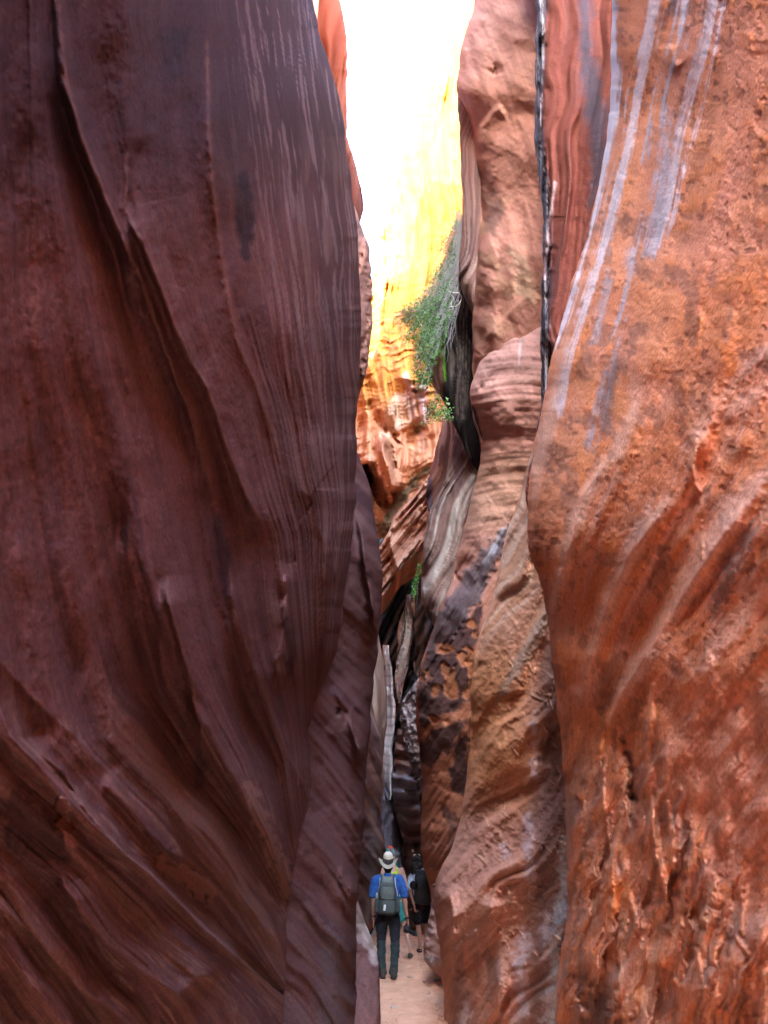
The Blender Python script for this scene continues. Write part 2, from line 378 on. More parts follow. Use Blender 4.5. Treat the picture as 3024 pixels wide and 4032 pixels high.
def paint_b(F):
    F.h += .12 * F.st(110, 900, 3, 1) + .022 * F.st(40, 600, 3, 2) + .012 * fbm(F.px / 22, F.py / 34, 35, 4)
    F.mix(sst(F.st(40, 600, 4, 5), 0, .5), PURP, .6); F.mix(sst(F.st(22, 420, 4, 6), .05, .6), (.13, .075, .068), .5)
    for p, a, wr, wl in (("1400,2000 1430,2150 1440,2240 1470,2400 1475,2500", .14, 30, 14), ("1300,2700 1370,2800 1400,2900 1420,3000", .10, 50, 16),
                         ("1240,3200 1290,3270 1370,3350 1405,3400", .04, 45, 14), ("1250,3020 1330,3110 1400,3200 1440,3280", .04, 50, 14),
                         ("1190,3560 1260,3650 1330,3700 1380,3800", .04, 50, 14), ("1280,2860 1340,2920 1400,3010 1440,3100", .04, 40, 12),
                         ("1170,3780 1230,3880 1300,3990 1340,4100", .04, 50, 14)): F.crease(p, a, wr, wl)
    F.stain("1300,3700,40 1320,3850,60 1310,4032,50", (.10, .07, .07), .7, 30, 25)
    F.stain("1330,2790,8 1333,2810,7", (.05, .03, .03), .9, 5, 4, h=-.04)
body('rock_buttress', 'brown buttress with slanting pale bands just behind the big dark left wall',
     "1000,-160 1080,1000 1120,1600 1150,2400 1080,2800 1040,3400 1000,4150",
     "1100,-160 1180,300 1300,1000 1340,1500 1395,1740 1425,1844 1449,1897 1462,1963 1472,2029 1488,2096 1498,2195 1508,2295 1501,2374 1495,2460 1492,2527 1480,2600 1470,2680 1462,2799 1455,2898 1445,3011 1439,3130 1435,3230 1429,3329 1419,3429 1406,3528 1402,3661 1399,3827 1399,4150",
     8.0, "10.5,2600 9.7,3300 9.2,3700 9.0,4150", paint_b, col=(.096, .047, .044), seed=11, round_e=.9, round_w=.22, wrap=3, angle=50, jag=4)

def paint_c(F):
    F.h += .12 * F.st(70, 500, 3, 1) + .03 * F.st(20, 300, 3, 2) + .04 * fbm(F.px / 18, F.py / 30, 77, 4)
    F.mix(sst(F.st(20, 300, 4, 5), 0, .5), (.17, .10, .095), .6); F.mix(sst(F.st(12, 200, 4, 6), .0, .4), (.45, .25, .18), .5)
    F.stain("1440,3250,30 1460,3450,60 1440,3600,40", (.13, .085, .085), .7, 20, 25)
body('rock_buttress', 'narrow reddish buttress on the left side of the passage behind the hikers',
     "1000,-160 1100,1400 1340,2300 1380,2500 1380,4150",
     "1050,-160 1180,500 1300,1400 1400,2200 1450,2500 1463,2700 1466,2799 1490,2865 1502,2918 1506,2998 1504,3097 1498,3177 1502,3263 1518,3316 1516,3400 1492,3550 1470,3620 1460,3700 1455,4150",
     12.5, 18.5, paint_c, col=(.17, .08, .065), seed=12, round_e=.8, round_w=.3, wrap=3, angle=60, jag=3)

def paint_c2(F):
    F.h += .06 * fbm(F.px / 40, F.py / 70, 5, 4)
    F.poly("1380,3480 1412,3555 1440,3620 1470,3694 1492,3767 1470,3760 1440,3700 1405,3640 1380,3600", (.40, .33, .28), .85, 6, 8)
    F.stain("1420,3690,14 1455,3740,10 1480,3790,7", (.50, .40, .37), .6, 14, 8)
body('rock_shelf', 'low rounded rock shelf with a pale grey top at the left edge of the sandy path',
     "1335,3440 1325,4150", "1380,3440 1395,3500 1412,3555 1435,3620 1462,3694 1482,3740 1491,3780 1496,3860 1499,3992 1502,4150",
     "10.9,3440 10.6,3750 9.7,4032 9.4,4150", "11.2,3440 10.9,3750 9.8,4032 9.5,4150", paint_c2, col=(.17, .085, .075), seed=13, round_e=.3, round_w=.35, wrap=1.2, angle=60, rise=0, top=3440, cat='rock shelf', jag=2)

def paint_d(F):
    F.h += .05 * F.st(20, 300, 3, 1); F.mix(sst(F.st(10, 200, 3, 2), 0, .5), (.50, .36, .27), .7); F.mix(sst(F.st(8, 150, 3, 4), .05, .5), (.17, .11, .09), .6)
body('rock_rib', 'thin tan rib of rock with fine vertical lines at the left of the dark hollow',
     "1430,2200 1440,3300", "1470,2200 1482,2400 1490,2509 1507,2579 1519,2673 1524,2748 1527,2837 1512,2897 1507,2996 1512,3076 1500,3200 1495,3500",
     19.5, 20.5, paint_d, col=(.36, .22, .16), seed=14, round_e=.5, round_w=.4, wrap=2, angle=85, rise=0, top=2200, bot=3500, jag=2, cat='rock rib')

def paint_a1(F):
    F.h += .25 * F.st(40, 400, 3, 1) + .08 * F.st(12, 200, 3, 2)
    F.mix(sst(F.st(14, 300, 4, 5), .05, .4), (.085, .017, .008), .6)
body('rock_buttress', 'glowing orange rock high on the left against the white sky',
     "1100,-160 1200,400 1300,800 1320,1100", "1322,-160 1329,0 1356,66 1362,199 1366,331 1367,563 1399,617 1412,670 1419,729 1437,782 1429,835 1415,880 1400,960 1380,1100",
     18.6, 19.4, paint_a1, col=(.13, .030, .014), seed=15, round_e=.8, round_w=.3, wrap=3, angle=100, rise=42, bot=1100, jag=4)  # colour cut far down so open sky light leaves this rock orange
def paint_a2(F):
    F.h += .15 * F.st(30, 300, 3, 1) + .06 * fbm(F.px / 14, F.py / 22, 7, 4); F.mix(sst(fbm(F.px / 16, F.py / 40, 8, 4), .05, .4), (.14, .07, .05), .7)
body('rock_buttress', 'rough brown rock edge peeking out behind the dark left wall halfway up',
     "1270,600 1300,1700", "1310,600 1370,760 1405,850 1429,915 1442,960 1455,1014 1465,1094 1467,1160 1465,1226 1462,1290 1455,1350 1450,1420 1430,1500 1412,1555 1392,1640 1380,1800",
     13.5, 15.5, paint_a2, col=(.40, .20, .14), seed=16, round_e=.7, round_w=.35, wrap=3, angle=95, rise=0, top=600, bot=1800, jag=6)

# right side ------------------------------------------------------
ORG = (.55, .20, .095)
def paint_r1(F):
    x, y = F.px, F.py
    up = 1 - sst(y, 2350, 2750)
    dd, da = .766 * x + .643 * y, .643 * x - .766 * y
    F.h += up * (.045 * F.st(190, 1500, 2, 1) + .007 * F.st(70, 900, 2, 2)) + .06 * (1 - up) * fbm(x / 240, y / 420, 60, 3)
    f1 = fbm(x / 60, y / 80, 61, 5); f2 = fbm(x / 22, y / 30, 62, 5); f3 = fbm(x / 9, y / 12, 69, 2)
    F.h += .006 * f1 + .0025 * f2
    F.mix(sst(fbm(x / 300, y / 300, 55, 3), -.4, .3), (.50, .24, .165), .55)
    dg = fbm(F.phi / 34, F.al / 700, 56, 3) * up + (1 - up) * fbm(dd / 34, da / 600, 57, 3); F.mix(sst(dg, .05, .45) * sst(y, 1300, 1900) * sst(x, 2150, 2400), (.58, .36, .29), .55); F.mix(sst(dg, -.1, -.5) * sst(y, 1300, 1900), (.42, .13, .05), .5)
    F.mix(sst(f1, .0, .5), (.60, .20, .055), .6); F.mix(sst(fbm(x / 200, y / 260, 66, 3), .0, .4), (.60, .25, .12), .5)
    F.mix(up * sst(F.st(100, 700, 2, 5) + .6 * f1, -.05, .7), (.46, .21, .15), .6)
    pits = sst(f2 + .45 * fbm(x / 160, y / 200, 63, 3), .2, .45); F.mix(pits, (.20, .085, .06), .6); F.h -= .003 * pits
    F.mix(sst(fbm(x / 70, y / 110, 67, 4), .15, .42) * sst(y, 500, 900), (.20, .10, .075), .55)
    low = sst(y, 2700, 3200) * sst(x - (y - 3200) * .55, 2950, 2600)
    rg_ = 1 - np.abs(fbm((x + 30 * f1) / 60 + .25 * y / 60, y / 600, 64, 3)) * 3.2; rg2 = fbm((x + 20 * f1) / 30 + .2 * y / 30, y / 300, 65, 3)
    F.h += .016 * low * np.clip(rg_, -.6, 1) + .005 * low * rg2
    F.mix(low * sst(rg_, .35, -.35), (.22, .13, .10), .6); F.mix(low * sst(rg2 + .4 * f2, .1, .5), (.60, .34, .22), .6); F.mix(low * sst(rg2 + .4 * f1, -.1, -.5), (.30, .20, .17), .6)
    pk = sst(x - 2480 + (y - 2700) * .1, 0, 350) * sst(y, 2500, 2900) * (1 - low)
    F.mix(pk, (.56, .27, .18), .65); F.mix(pk * sst(fbm(dd / 13, da / 120, 68, 4) + .3 * f3, .0, .5), (.70, .42, .33), .6); F.h += .004 * pk * fbm(dd / 16, da / 140, 68, 3)
    F.mix(pk * sst(fbm(dd / 30, da / 200, 70, 4) + .4 * f2, .12, .5), (.38, .15, .09), .6)
    GR, SIL = (.34, .30, .33), (.58, .54, .59)
    S = lambda p, c=GR, k=.68, rag=9, soft=15, gl=.5, streak=46, h=.0: F.stain(' '.join('%s,%s,%.1f' % (*q.split(',')[:2], float(q.split(',')[2]) * .72) for q in p.split()), c, k, rag, soft, gl, streak, h)
    S("2850,-160,34 2790,150,30 2720,420,24 2670,640,26 2620,860,34 2590,960,10", SIL)
    S("2640,430,16 2600,700,24 2590,900,20 2560,1000,8", GR, .8)
    S("2610,-160,28 2560,100,26 2520,300,20 2480,520,22 2420,760,22 2370,960,20 2310,1160,22 2240,1380,20 2190,1600,14", SIL)
    S("2415,-160,10 2412,100,12 2415,300,16 2400,500,14 2365,720,11 2330,860,12 2280,1040,12 2240,1200,12 2200,1344,12", SIL, .9)
    S("2740,-160,22 2670,100,20 2640,250,12 2600,400,16 2560,560,16 2545,640,6", GR, .85)
    S("2690,-100,14 2690,80,12 2680,170,5", SIL, .7)
    S("2550,860,14 2500,1000,20 2450,1180,22 2420,1340,22 2380,1500,16 2340,1650,14 2320,1750,10", GR, .85)
    S("2440,640,8 2420,860,14 2400,1000,10", GR, .7)
    S("2400,1060,10 2370,1250,14 2350,1344,12", GR, .7)
    S("2960,2040,14 2900,2200,44 2830,2350,34 2800,2450,10", (.20, .16, .16), .75)
    S("2420,1450,20 2380,1600,40 2390,1700,20", (.14, .10, .10), .6, streak=10)
    S("2680,-40,8 2620,40,16", (.12, .09, .10), .7)
    LT = (.60, .36, .27)
    L = lambda p, k=.65, st=14, c=LT, h=.006: F.stain(p, c, k, 10, 22, .65, st, h)
    L("2500,1600,12 2430,1780,22 2350,1880,26 2290,1980,26 2240,2150,26 2190,2330,22 2160,2450,16")
    L("2640,1950,14 2560,2050,30 2480,2180,32 2400,2380,30 2350,2520,26 2310,2640,18 2280,2760,14")
    L("3024,1850,30 2900,2000,50 2780,2160,50 2680,2330,46 2600,2480,40 2520,2620,34 2440,2740,20 2400,2840,10")
    L("3100,1480,20 2940,1580,30 2790,1660,26 2700,1760,14", .5); L("3100,1300,16 2900,1500,24 2820,1600,18", .5)
    L("2240,1300,14 2200,1500,22 2150,1700,26 2110,1850,22 2095,2000,12", .6)
    L("3100,2250,40 2950,2400,50 2850,2520,40 2760,2640,20", .7); L("3100,2650,60 2900,2900,80 2800,3100,60", .35)
    for p, a, wr, wl in (("2250,1200 2210,1450 2180,1640 2140,1850 2120,2000 2115,2150", 0.020, 60, 20),
                         ("2500,1560 2400,1800 2300,1950 2240,2150 2190,2330 2160,2480", 0.023, 50, 22),
                         ("2700,1900 2560,2080 2480,2200 2380,2420 2330,2560 2280,2740", 0.020, 60, 24),
                         ("3050,1860 2850,2100 2680,2360 2560,2560 2430,2760 2370,2900", 0.030, 80, 26),
                         ("2380,2900 2330,3000 2250,3150 2240,3300", 0.017, 50, 20),
                         ("2780,1700 2740,1800 2730,1900 2765,1950", 0.017, 14, 10), ("2420,2880 2470,3000 2480,3100 2500,3200", -0.017, 30, 24),
                         ("2570,2700 2550,2900 2540,3050 2560,3200 2590,3400 2620,3520 2640,3600", 0.023, 22, 14),
                         ("2370,3050 2380,3200 2410,3400 2400,3550 2410,3700 2415,3780", 0.013, 14, 12),
                         ("2400,3350 2350,3550 2280,3700 2200,3900", 0.017, 50, 18), ("2470,3500 2500,3600 2520,3680", 0.020, 16, 12),
                         ("2640,170 2645,240 2670,270", 0.017, 20, 14)): F.crease(p, a, wr, wl)
    for p in ("2570,2700,8 2560,2830,13 2550,2950,7 2556,3080,9 2575,3250,12 2600,3400,12 2640,3580,4", "2380,2980,4 2375,3200,7 2405,3350,5 2412,3550,5 2405,3700,4",
              "2475,3540,6 2500,3620,9 2510,3660,4", "2630,3160,5 2645,3280,9 2655,3420,4", "2810,3440,6 2830,3560,7", "2920,3500,7 2925,3680,5", "2890,3680,6 2950,3760,7",
              "2745,1710,6 2725,1830,9 2750,1930,8", "2760,2050,3 2765,2200,5", "2740,3740,6 2770,3880,10 2790,4000,12"):
        F.stain(p, (.62, .29, .17), .7, 6, 8, h=.012)
    F.stain("2450,2900,4 2480,2980,9 2492,3060,13 2488,3140,8", (.09, .06, .05), .75, 12, 12, h=-.02)
    F.stain("2300,3900,30 2350,3960,70 2370,4120,90", (.10, .06, .055), .75, 50, 50, h=-.02)
body('canyon_wall', 'bright orange red rock wall with silvery grey mineral streaks nearest on the right',
     "2412,-160 2411,0 2405,170 2408,305 2405,440 2388,542 2361,711 2334,813 2313,935 2280,1016 2259,1084 2225,1206 2191,1344 2164,1412 2157,1513 2124,1649 2096,1818 2080,1954 2073,2089 2080,2157 2110,2245 2144,2347 2161,2462 2171,2597 2184,2688 2198,2823 2212,2959 2222,3094 2229,3264 2232,3433 2235,3569 2218,3704 2198,3806 2191,3907 2181,4150",
     "3560,-160 3560,4150", 4.6, "1.2,-160 1.35,2000 1.7,4150", paint_r1, near='R', ext_lean=.28, nose='L', col=ORG, seed=21, bedk=.3, round_e=.5, round_w=.06, wrap=1.6, jag=3,
     guides=["2412,-160 2411,0 2408,305 2388,542 2313,935 2191,1344 2110,1700 2073,2089 2060,2400 2090,2700 2120,3200 2160,4150",
             "2610,-160 2560,100 2480,520 2370,960 2240,1380 2190,1700 2130,2000 2110,2300 2130,2500 2170,2900 2180,3400 2200,3800 2210,4150",
             "2850,-160 2790,150 2670,640 2590,960 2470,1400 2400,1750 2290,1980 2200,2300 2190,2500 2240,3000 2280,3500 2300,4150",
             "3050,-160 3000,400 2900,900 2750,1450 2640,1900 2500,2150 2400,2380 2310,2640 2300,2900 2360,3400 2400,3700 2420,4150",
             "3400,-160 3350,500 3200,1200 3060,1700 2900,2000 2680,2330 2520,2620 2420,2840 2430,3150 2520,3500 2560,3800 2600,4150",
             "3800,-160 3750,800 3500,1600 3250,2000 3000,2300 2800,2600 2640,2880 2600,3200 2680,3600 2760,4150",
             "4300,-160 4200,1200 3900,2000 3500,2400 3200,2700 2960,3000 2860,3300 2900,3700 2960,4150",
             "5000,-160 4800,1500 4300,2300 3800,2800 3400,3200 3200,3600 3160,4150"])

def paint_r1b(F):
    x, y = F.px, F.py
    F.h += .12 * F.st(60, 1200, 3, 1) + .02 * F.st(16, 500, 3, 2) + .01 * fbm(x / 20, y / 30, 4, 4)
    F.mix(sst(F.st(26, 500, 4, 5), .02, .5), (.13, .055, .05), .6); F.mix(sst(F.st(10, 260, 4, 6), .15, .5), (.24, .085, .06), .3)
    F.stain("2300,-160,24 2310,200,30 2345,450,42 2350,600,30 2330,800,16", (.075, .065, .085), .9, 12, 22, streak=14)
    ed = curve_x(PL(R1B), y[:, 0])[:, None]
    k = sst(x - ed + 7 * fbm(x / 14, y / 60, 9, 3), 44, 24) * sst(y, 1950, 1700)
    F.mix(k, (.035, .03, .037), .95); F.mix(k * sst(fbm(x / 5, y / 160, 10, 4) + .15 * sst(y, 1100, 700), .2, .5), (.34, .33, .345), .75); F.g = F.g * (1 - k) + .7 * k
    F.h += .05 * k * fbm(x / 6, y / 200, 12, 3)
    F.stain("2185,720,4 2165,850,6 2150,1000,6 2145,1100,4", (.55, .40, .40), .8, 5, 5)
R1B = "2124,-160 2120,0 2110,135 2107,271 2103,474 2110,576 2130,711 2137,881 2137,1084 2127,1219 2130,1344 2137,1412 2137,1513 2127,1615 2103,1750 2063,1920 2085,2050 2200,2250 2300,2500 2320,4150"
body('rock_buttress', 'deep red rock panel with a streaky black and silver edge between the orange wall and the pink bulge',
     R1B, "2640,-160 2640,1000 2500,1600 2420,2300 2400,4150", 7.6, 6.0, paint_r1b, nose='L', col=(.19, .058, .042), seed=22, round_e=.6, round_w=.12, wrap=2, angle=94, jag=5, bot=2600)

def paint_e(F):
    x, y = F.px, F.py
    up = sst(y, 2300, 1900)
    bands = fbm((y - .12 * (x - 1900) + 60 * np.sin((x - 1850) / 160)) / 26, x / 500, 71, 4)
    diag = fbm((x + y * .62) / 16, (y - x) / 500, 72, 4)
    F.h += up * .03 * bands + (1 - up) * .03 * diag + .10 * fbm(x / 130, y / 160, 73, 3) + .012 * fbm(x / 14, y / 18, 74, 4)
    F.mix(up * sst(bands, 0, .45), (.54, .32, .24), .55); F.mix(up * sst(bands, .0, -.45), (.38, .185, .145), .55)
    F.mix(sst(y, 1700, 1350), (.50, .31, .29), .55); F.mix(sst(y, 1750, 1850) * sst(y, 2150, 2000), (.52, .32, .20), .5)
    F.mix((1 - up) * sst(diag, 0, .4), (.50, .22, .13), .6)
    DK = (.085, .05, .05); RD = (.47, .17, .075)
    F.mix(sst(y, 2380, 2520), RD, .65)
    F.stain("2002,2069,8 1960,2140,20 1900,2240,36 1840,2340,50 1780,2430,56 1740,2500,44 1700,2570,24", (.10, .085, .095), .92, 14, 12, .4, 18, .03)
    F.stain("1985,2085,3 1940,2160,9 1900,2220,8", (.48, .50, .56), .7, 12, 6, .4)
    F.poly("1720,2480 1790,2430 1860,2440 1900,2380 1880,2480 1858,2620 1855,2760 1780,2800 1650,2880 1640,2760 1665,2620", DK, .92, 16, 7, sn=1.3)
    F.poly("1640,2930 1700,2880 1790,2860 1840,2830 1800,2900 1740,2980 1690,3020 1655,3000", DK, .9, 18, 7)
    F.poly("1800,2900 1850,2870 1846,3000 1830,3120 1800,3140 1775,3110 1765,3060 1790,2990", DK, .92, 14, 7)
    F.stain("1750,3180,16 1790,3260,26 1800,3340,16 1770,3400,14 1750,3450,8", (.14, .08, .07), .85, 18, 8)
    for p in ("1745,2550,26 1775,2560,20", "1815,2590,22 1822,2610,20", "1760,2620,22 1775,2690,32 1780,2740,20", "1720,2720,12 1715,2740,8", "1680,2660,10 1680,2690,12", "1845,2560,14 1850,2700,10 1842,2740,8", "1860,2440,20 1865,2500,12",
              "1700,2835,12 1760,2840,8"):
        F.stain(p, (.50, .19, .085), .85, 18, 7, h=-.03)
    F.mix(sst(y, 3150, 3400) * sst(fbm(x / 60, y / 90, 75, 3), -.2, .3), (.48, .25, .19), .6)
    for p, a, wr, wl in (("1960,1400 1985,1370 2010,1352 2070,1350", -.06, 12, 10), ("1880,1540 1930,1500 1945,1510", -.08, 20, 8), ("1960,1735 2040,1720 2085,1720 2080,1745", -.03, 30, 14),
                         ("1960,1740 2010,1775 2080,1745", .03, 20, 10), ("1846,1590 1870,1640 1890,1700 1895,1760", -.12, 24, 10), ("1800,2280 1850,2250 1880,2300", .05, 20, 8)): F.crease(p, a, wr, wl)
    F.stain("1850,1590,8 1868,1650,12 1888,1710,10", (.12, .07, .06), .7, 6, 6)
    F.stain("2050,1320,3 2045,1400,6 2040,1460,3", (.62, .52, .55), .7, 8, 4)
EL = "2240,1160 2140,1215 2075,1260 2016,1300 1965,1335 1929,1366 1896,1413 1870,1472 1850,1532 1846,1592 1860,1645 1883,1698 1896,1751 1890,1817 1883,1863 1863,1930 1850,1996 1830,2062 1810,2149 1790,2228 1777,2294 1744,2361 1724,2427 1707,2480 1690,2527 1664,2593 1652,2640 1641,2700 1634,2832 1644,2932 1657,2998 1664,3097 1664,3184 1657,3250 1657,3330 1664,3396 1684,3475 1697,3528 1705,3600 1720,3700 1740,3900 1740,4150"
body('rock_buttress', 'smooth pink swelling rock on the right whose foot turns red with black varnish patches and round orange scars',
     EL, "2300,1160 2300,4150", "12.0,1160 12.6,1900 13.0,2500 13.6,3400 14.5,4150", 9.2, paint_e, nose='L', col=(.52, .265, .20), seed=23, round_e=1.1, round_w=.22, wrap=2.5, angle=10, rise=0, top=1160, jag=3)

def paint_g(F):
    x, y = F.px, F.py
    f = fbm(x / 30, y / 40, 81, 5); w = fbm((y - .5 * x) / 30, x / 400, 82, 4)
    F.h += .22 * fbm(x / 160, y / 260, 83, 3) + .012 * w + .016 * f + .01 * fbm(x / 9, y / 11, 84, 3)
    F.mix(sst(f, 0, .5), (.50, .25, .18), .6); F.mix(sst(y, 520, 0), (.54, .33, .30), .6); F.mix(sst(fbm(x / 90, y / 60, 85, 4), .05, .4) * sst(y, 600, 900), (.44, .26, .16), .6)
    F.stain("1880,640,10 1905,760,30 1950,830,36 1925,900,20", (.17, .10, .08), .7, 20, 16)
    F.stain("2040,1000,30 2070,1150,40", (.40, .28, .19), .6, 30, 16)
    for p, a, wr, wl in (("1985,420 1940,440 1900,500 1880,600", .14, 50, 14), ("1935,300 1955,262 1960,300", -.12, 14, 8), ("2060,760 2080,860 2100,950 2110,1060", .04, 10, 6), ("1880,700 1930,860 1990,960 2080,1010", .03, 20, 10),
                         ("2100,1150 2040,1200 1960,1280 1900,1340", .08, 60, 10), ("2000,160 2090,150 2120,200", .06, 40, 14), ("2030,450 2060,520 2020,560", .04, 20, 8)): F.crease(p, a, wr, wl)
    F.stain("1940,290,3 1952,270,7 1955,290,5", (.12, .05, .04), .8, 3, 4, h=-.05)
GL = "1900,-160 1876,0 1853,66 1830,133 1813,212 1800,298 1795,352 1806,395 1835,430 1855,490 1863,563 1872,630 1885,690 1892,740 1887,840 1886,930 1876,1028 1867,1130 1862,1250 1860,1344 1858,1420 1866,1500 1960,1700 1990,1800"
body('rock_buttress', 'tall rounded pink rock bulge right of the strip of sky', GL, "2330,-160 2330,1800", "12.8,-160 12.8,1800", 9.6, paint_g, nose='L', col=(.44, .21, .155), seed=24,
     round_e=1.4, round_w=.2, wrap=3, angle=70, bot=1800, jag=3)
def paint_g2(F):
    F.h += .1 * F.st(24, 500, 3, 1); F.mix(sst(F.st(10, 400, 4, 2), -.05, .4), (.13, .08, .08), .75); F.mix(sst(F.st(6, 300, 3, 3), .1, .4), (.45, .32, .28), .7)
body('rock_column', 'slim purplish rock column tucked behind the edge of the pink bulge',
     "1900,-160 1840,150 1815,300 1797,365 1800,431 1810,497 1813,597 1817,696 1820,796 1822,862 1813,928 1807,1028 1800,1094 1817,1127 1836,1180 1863,1213 1880,1300 1920,1420", "1980,-160 1980,1420",
     13.9, 13.6, paint_g2, nose='L', col=(.27, .15, .13), seed=25, round_e=.6, round_w=.35, wrap=3, angle=97, bot=1420, jag=3, cat='rock column')

def paint_r3b(F):
    x, y = F.px, F.py
    F.h += .14 * F.st(120, 900, 3, 1) + .018 * F.st(40, 500, 3, 2) + .012 * fbm(x / 16, y / 20, 91, 4) + .006 * fbm(x / 6, y / 8, 99, 3)
    F.mix(sst(F.st(34, 500, 4, 3), -.05, .4), (.53, .27, .15), .6)
    F.mix(sst(y, 2600, 2200), (.47, .29, .20), .6); F.mix(sst(F.st(16, 500, 4, 4), 0, .4) * sst(y, 2700, 2300), (.6, .46, .37), .6)
    F.mix(sst(y, 2450, 2700) * sst(y, 3300, 3050) * sst(x, 2150, 1950), (.56, .235, .09), .6)
    F.mix(sst(y, 3000, 3300), (.46, .235, .18), .6)
    F.mix(sst(x + (y - 2600) * .05, 2080, 2190) * sst(y, 2350, 2500), (.12, .085, .085), .75)
    F.mix(sst(y, 3500, 3800) * sst(fbm(x / 50, y / 160, 92, 4), -.1, .4), (.25, .165, .15), .6)
    F.stain("2190,2380,10 2130,2470,22 2080,2560,26 2000,2680,16 1950,2780,8", (.38, .30, .24), .7, 10, 12, streak=14)
    for p in ("2100,2830,8 2110,2960,14 2105,3050,8", "2090,3180,10 2080,3350,14 2080,3430,6", "1985,3330,6 1990,3420,8", "2095,3450,10 2085,3530,12", "2060,3660,14 2050,3800,26 2060,3950,30 2040,4100,30", "2150,3600,8 2140,3760,14",
              "2170,3850,14 2150,4000,22", "1830,3950,12 1825,4050,16"):
        F.stain(p, (.58, .50, .54), .55, 22, 14, .45, 16)
    F.stain("2225,3300,10 2220,3480,22 2190,3700,24 2180,3900,26 2170,4060,20", (.42, .46, .50), .6, 16, 12, .5)
    for p, a, wr, wl in (("2200,2650 2160,2680 2060,2780 1980,2860 1920,2940 1880,3020", .06, 50, 6), ("2170,3010 2100,3060 2060,3110", .05, 14, 6), ("2030,3160 1990,3190 1950,3220 1900,3260 1850,3320", .06, 40, 6),
                         ("2080,3450 2010,3510 1990,3560 1930,3570 1880,3560", .04, 30, 6), ("2160,2750 2050,2860", .03, 12, 5), ("1760,3480 1790,3600 1780,3800 1800,4000", .14, 60, 40), ("1900,3500 1960,3700 1970,3900 1990,4100", .10, 70, 50),
                         ("1950,3780 1960,3900 1970,4000", .04, 10, 8), ("1870,3640 1900,3800 1890,3900", .05, 20, 14)): F.crease(p, a, wr, wl)
    rg = random.Random(5)
    for k in range(46):                                            # little curled flakes catching the light
        cx = rg.uniform(1880, 2200); cy_ = rg.uniform(2560, 3750); a0 = rg.uniform(-.6, .9); s = rg.uniform(10, 34)
        q = [(cx, cy_)]
        for j in range(4): a0 += rg.uniform(-.5, .9); q.append((q[-1][0] + s * math.cos(a0) * .6, q[-1][1] + s * abs(math.sin(a0)) * .6 + 2))
        F.stain(' '.join('%.0f,%.0f,%.1f' % (u, v, .9 + .8 * (0 < i < 4)) for i, (u, v) in enumerate(q)), (.72, .46, .30), .8, 1.0, 2.0, h=.02)
body('rock_buttress', 'broad orange brown rock buttress with curled flakes and whitish drips right of the sandy path',
     "2110,1700 2082,1817 2055,1930 2022,2016 2002,2069 1982,2162 1969,2228 1956,2295 1929,2394 1896,2460 1883,2527 1866,2610 1853,2733 1853,2865 1846,2998 1830,3130 1813,3230 1783,3336 1744,3396 1717,3462 1701,3528 1711,3594 1724,3694 1737,3780 1744,3860 1746,4150",
     "2420,1700 2440,4150", "10.4,1700 10.2,3000 10.1,3900 9.7,4150", 5.4, paint_r3b, nose='L', col=(.54, .255, .155), seed=26, round_e=.5, round_w=.14, wrap=1.8, rise=0, top=1700, jag=3, angle=128)

def paint_h(F):
    x, y = F.px, F.py
    F.h += .15 * F.st(24, 400, 3, 1) + .04 * F.st(8, 200, 3, 2)
    F.mix(sst(F.st(9, 200, 4, 3) , .25, .6), (.12, .095, .08), .6)
    F.poly("1660,1380 1700,1350 1730,1310 1745,1400 1742,1560 1700,1540 1660,1470", (.40, .23, .19), .95, 4, 5)
    F.stain("1757,1230,3 1752,1330,4 1748,1420,3 1752,1500,2", (.16, .40, .03), .95, 3, 2)
    for k in range(7): F.stain("%d,1200,1 %d,1400,1.6 %d,1650,1" % (1770 + k * 14, 1775 + k * 12, 1790 + k * 8), (.20, .15, .13), .5, 3, 2)
body('rock_fin', 'black stained hanging rock fin below the green shrub', "1830,1000 1806,1060 1799,1100 1765,1156 1758,1227 1718,1325 1690,1390 1676,1423 1674,1459 1691,1500 1716,1533 1744,1565 1763,1600 1765,1640 1793,1671 1801,1700 1820,1730 1834,1800 1860,1830 1900,1860",
     "1960,1000 1960,1860", 16.0, 15.2, paint_h, nose='L', col=(.022, .018, .018), seed=27, round_e=.5, round_w=.2, wrap=2.5, rise=0, top=1000, bot=1860, angle=82, jag=2, cat='rock fin')

def paint_i(F):
    x, y = F.px, F.py
    q = fbm((x + y * .42 + 14 * np.sin(y / 60)) / 13, (y) / 500, 95, 4)
    F.h += .10 * q + .1 * fbm(x / 50, y / 120, 96, 3)
    F.mix(sst(q, .0, .35), (.50, .45, .40), .85); F.mix(sst(q, -.05, -.4), (.20, .12, .105), .8)
    F.poly("1780,1700 1815,1730 1830,1800 1822,1900 1800,1960 1785,1860", (.17, .10, .10), .9, 5, 5)
    F.crease("1790,1860 1796,2000 1796,2150 1790,2300 1770,2420", .12, 26, 8); F.crease("1846,1800 1840,1950 1820,2080", .1, 22, 8)
    F.stain("1664,2360,3 1690,2440,4", (.1, .07, .07), .8)
body('rock_buttress', 'grey and brown rock with flowing white stripes in the middle of the canyon',
     "1830,1600 1800,1690 1782,1713 1778,1800 1762,1871 1740,1915 1716,1962 1698,1993 1689,2034 1676,2066 1667,2120 1662,2188 1660,2278 1660,2368 1671,2409 1689,2436 1707,2465 1740,2500 1760,2600",
     "1960,1600 1960,2600", 17.2, 16.2, paint_i, nose='L', col=(.33, .23, .19), seed=28, round_e=.8, round_w=.25, wrap=2.5, rise=0, top=1600, bot=2600, angle=115, jag=3)
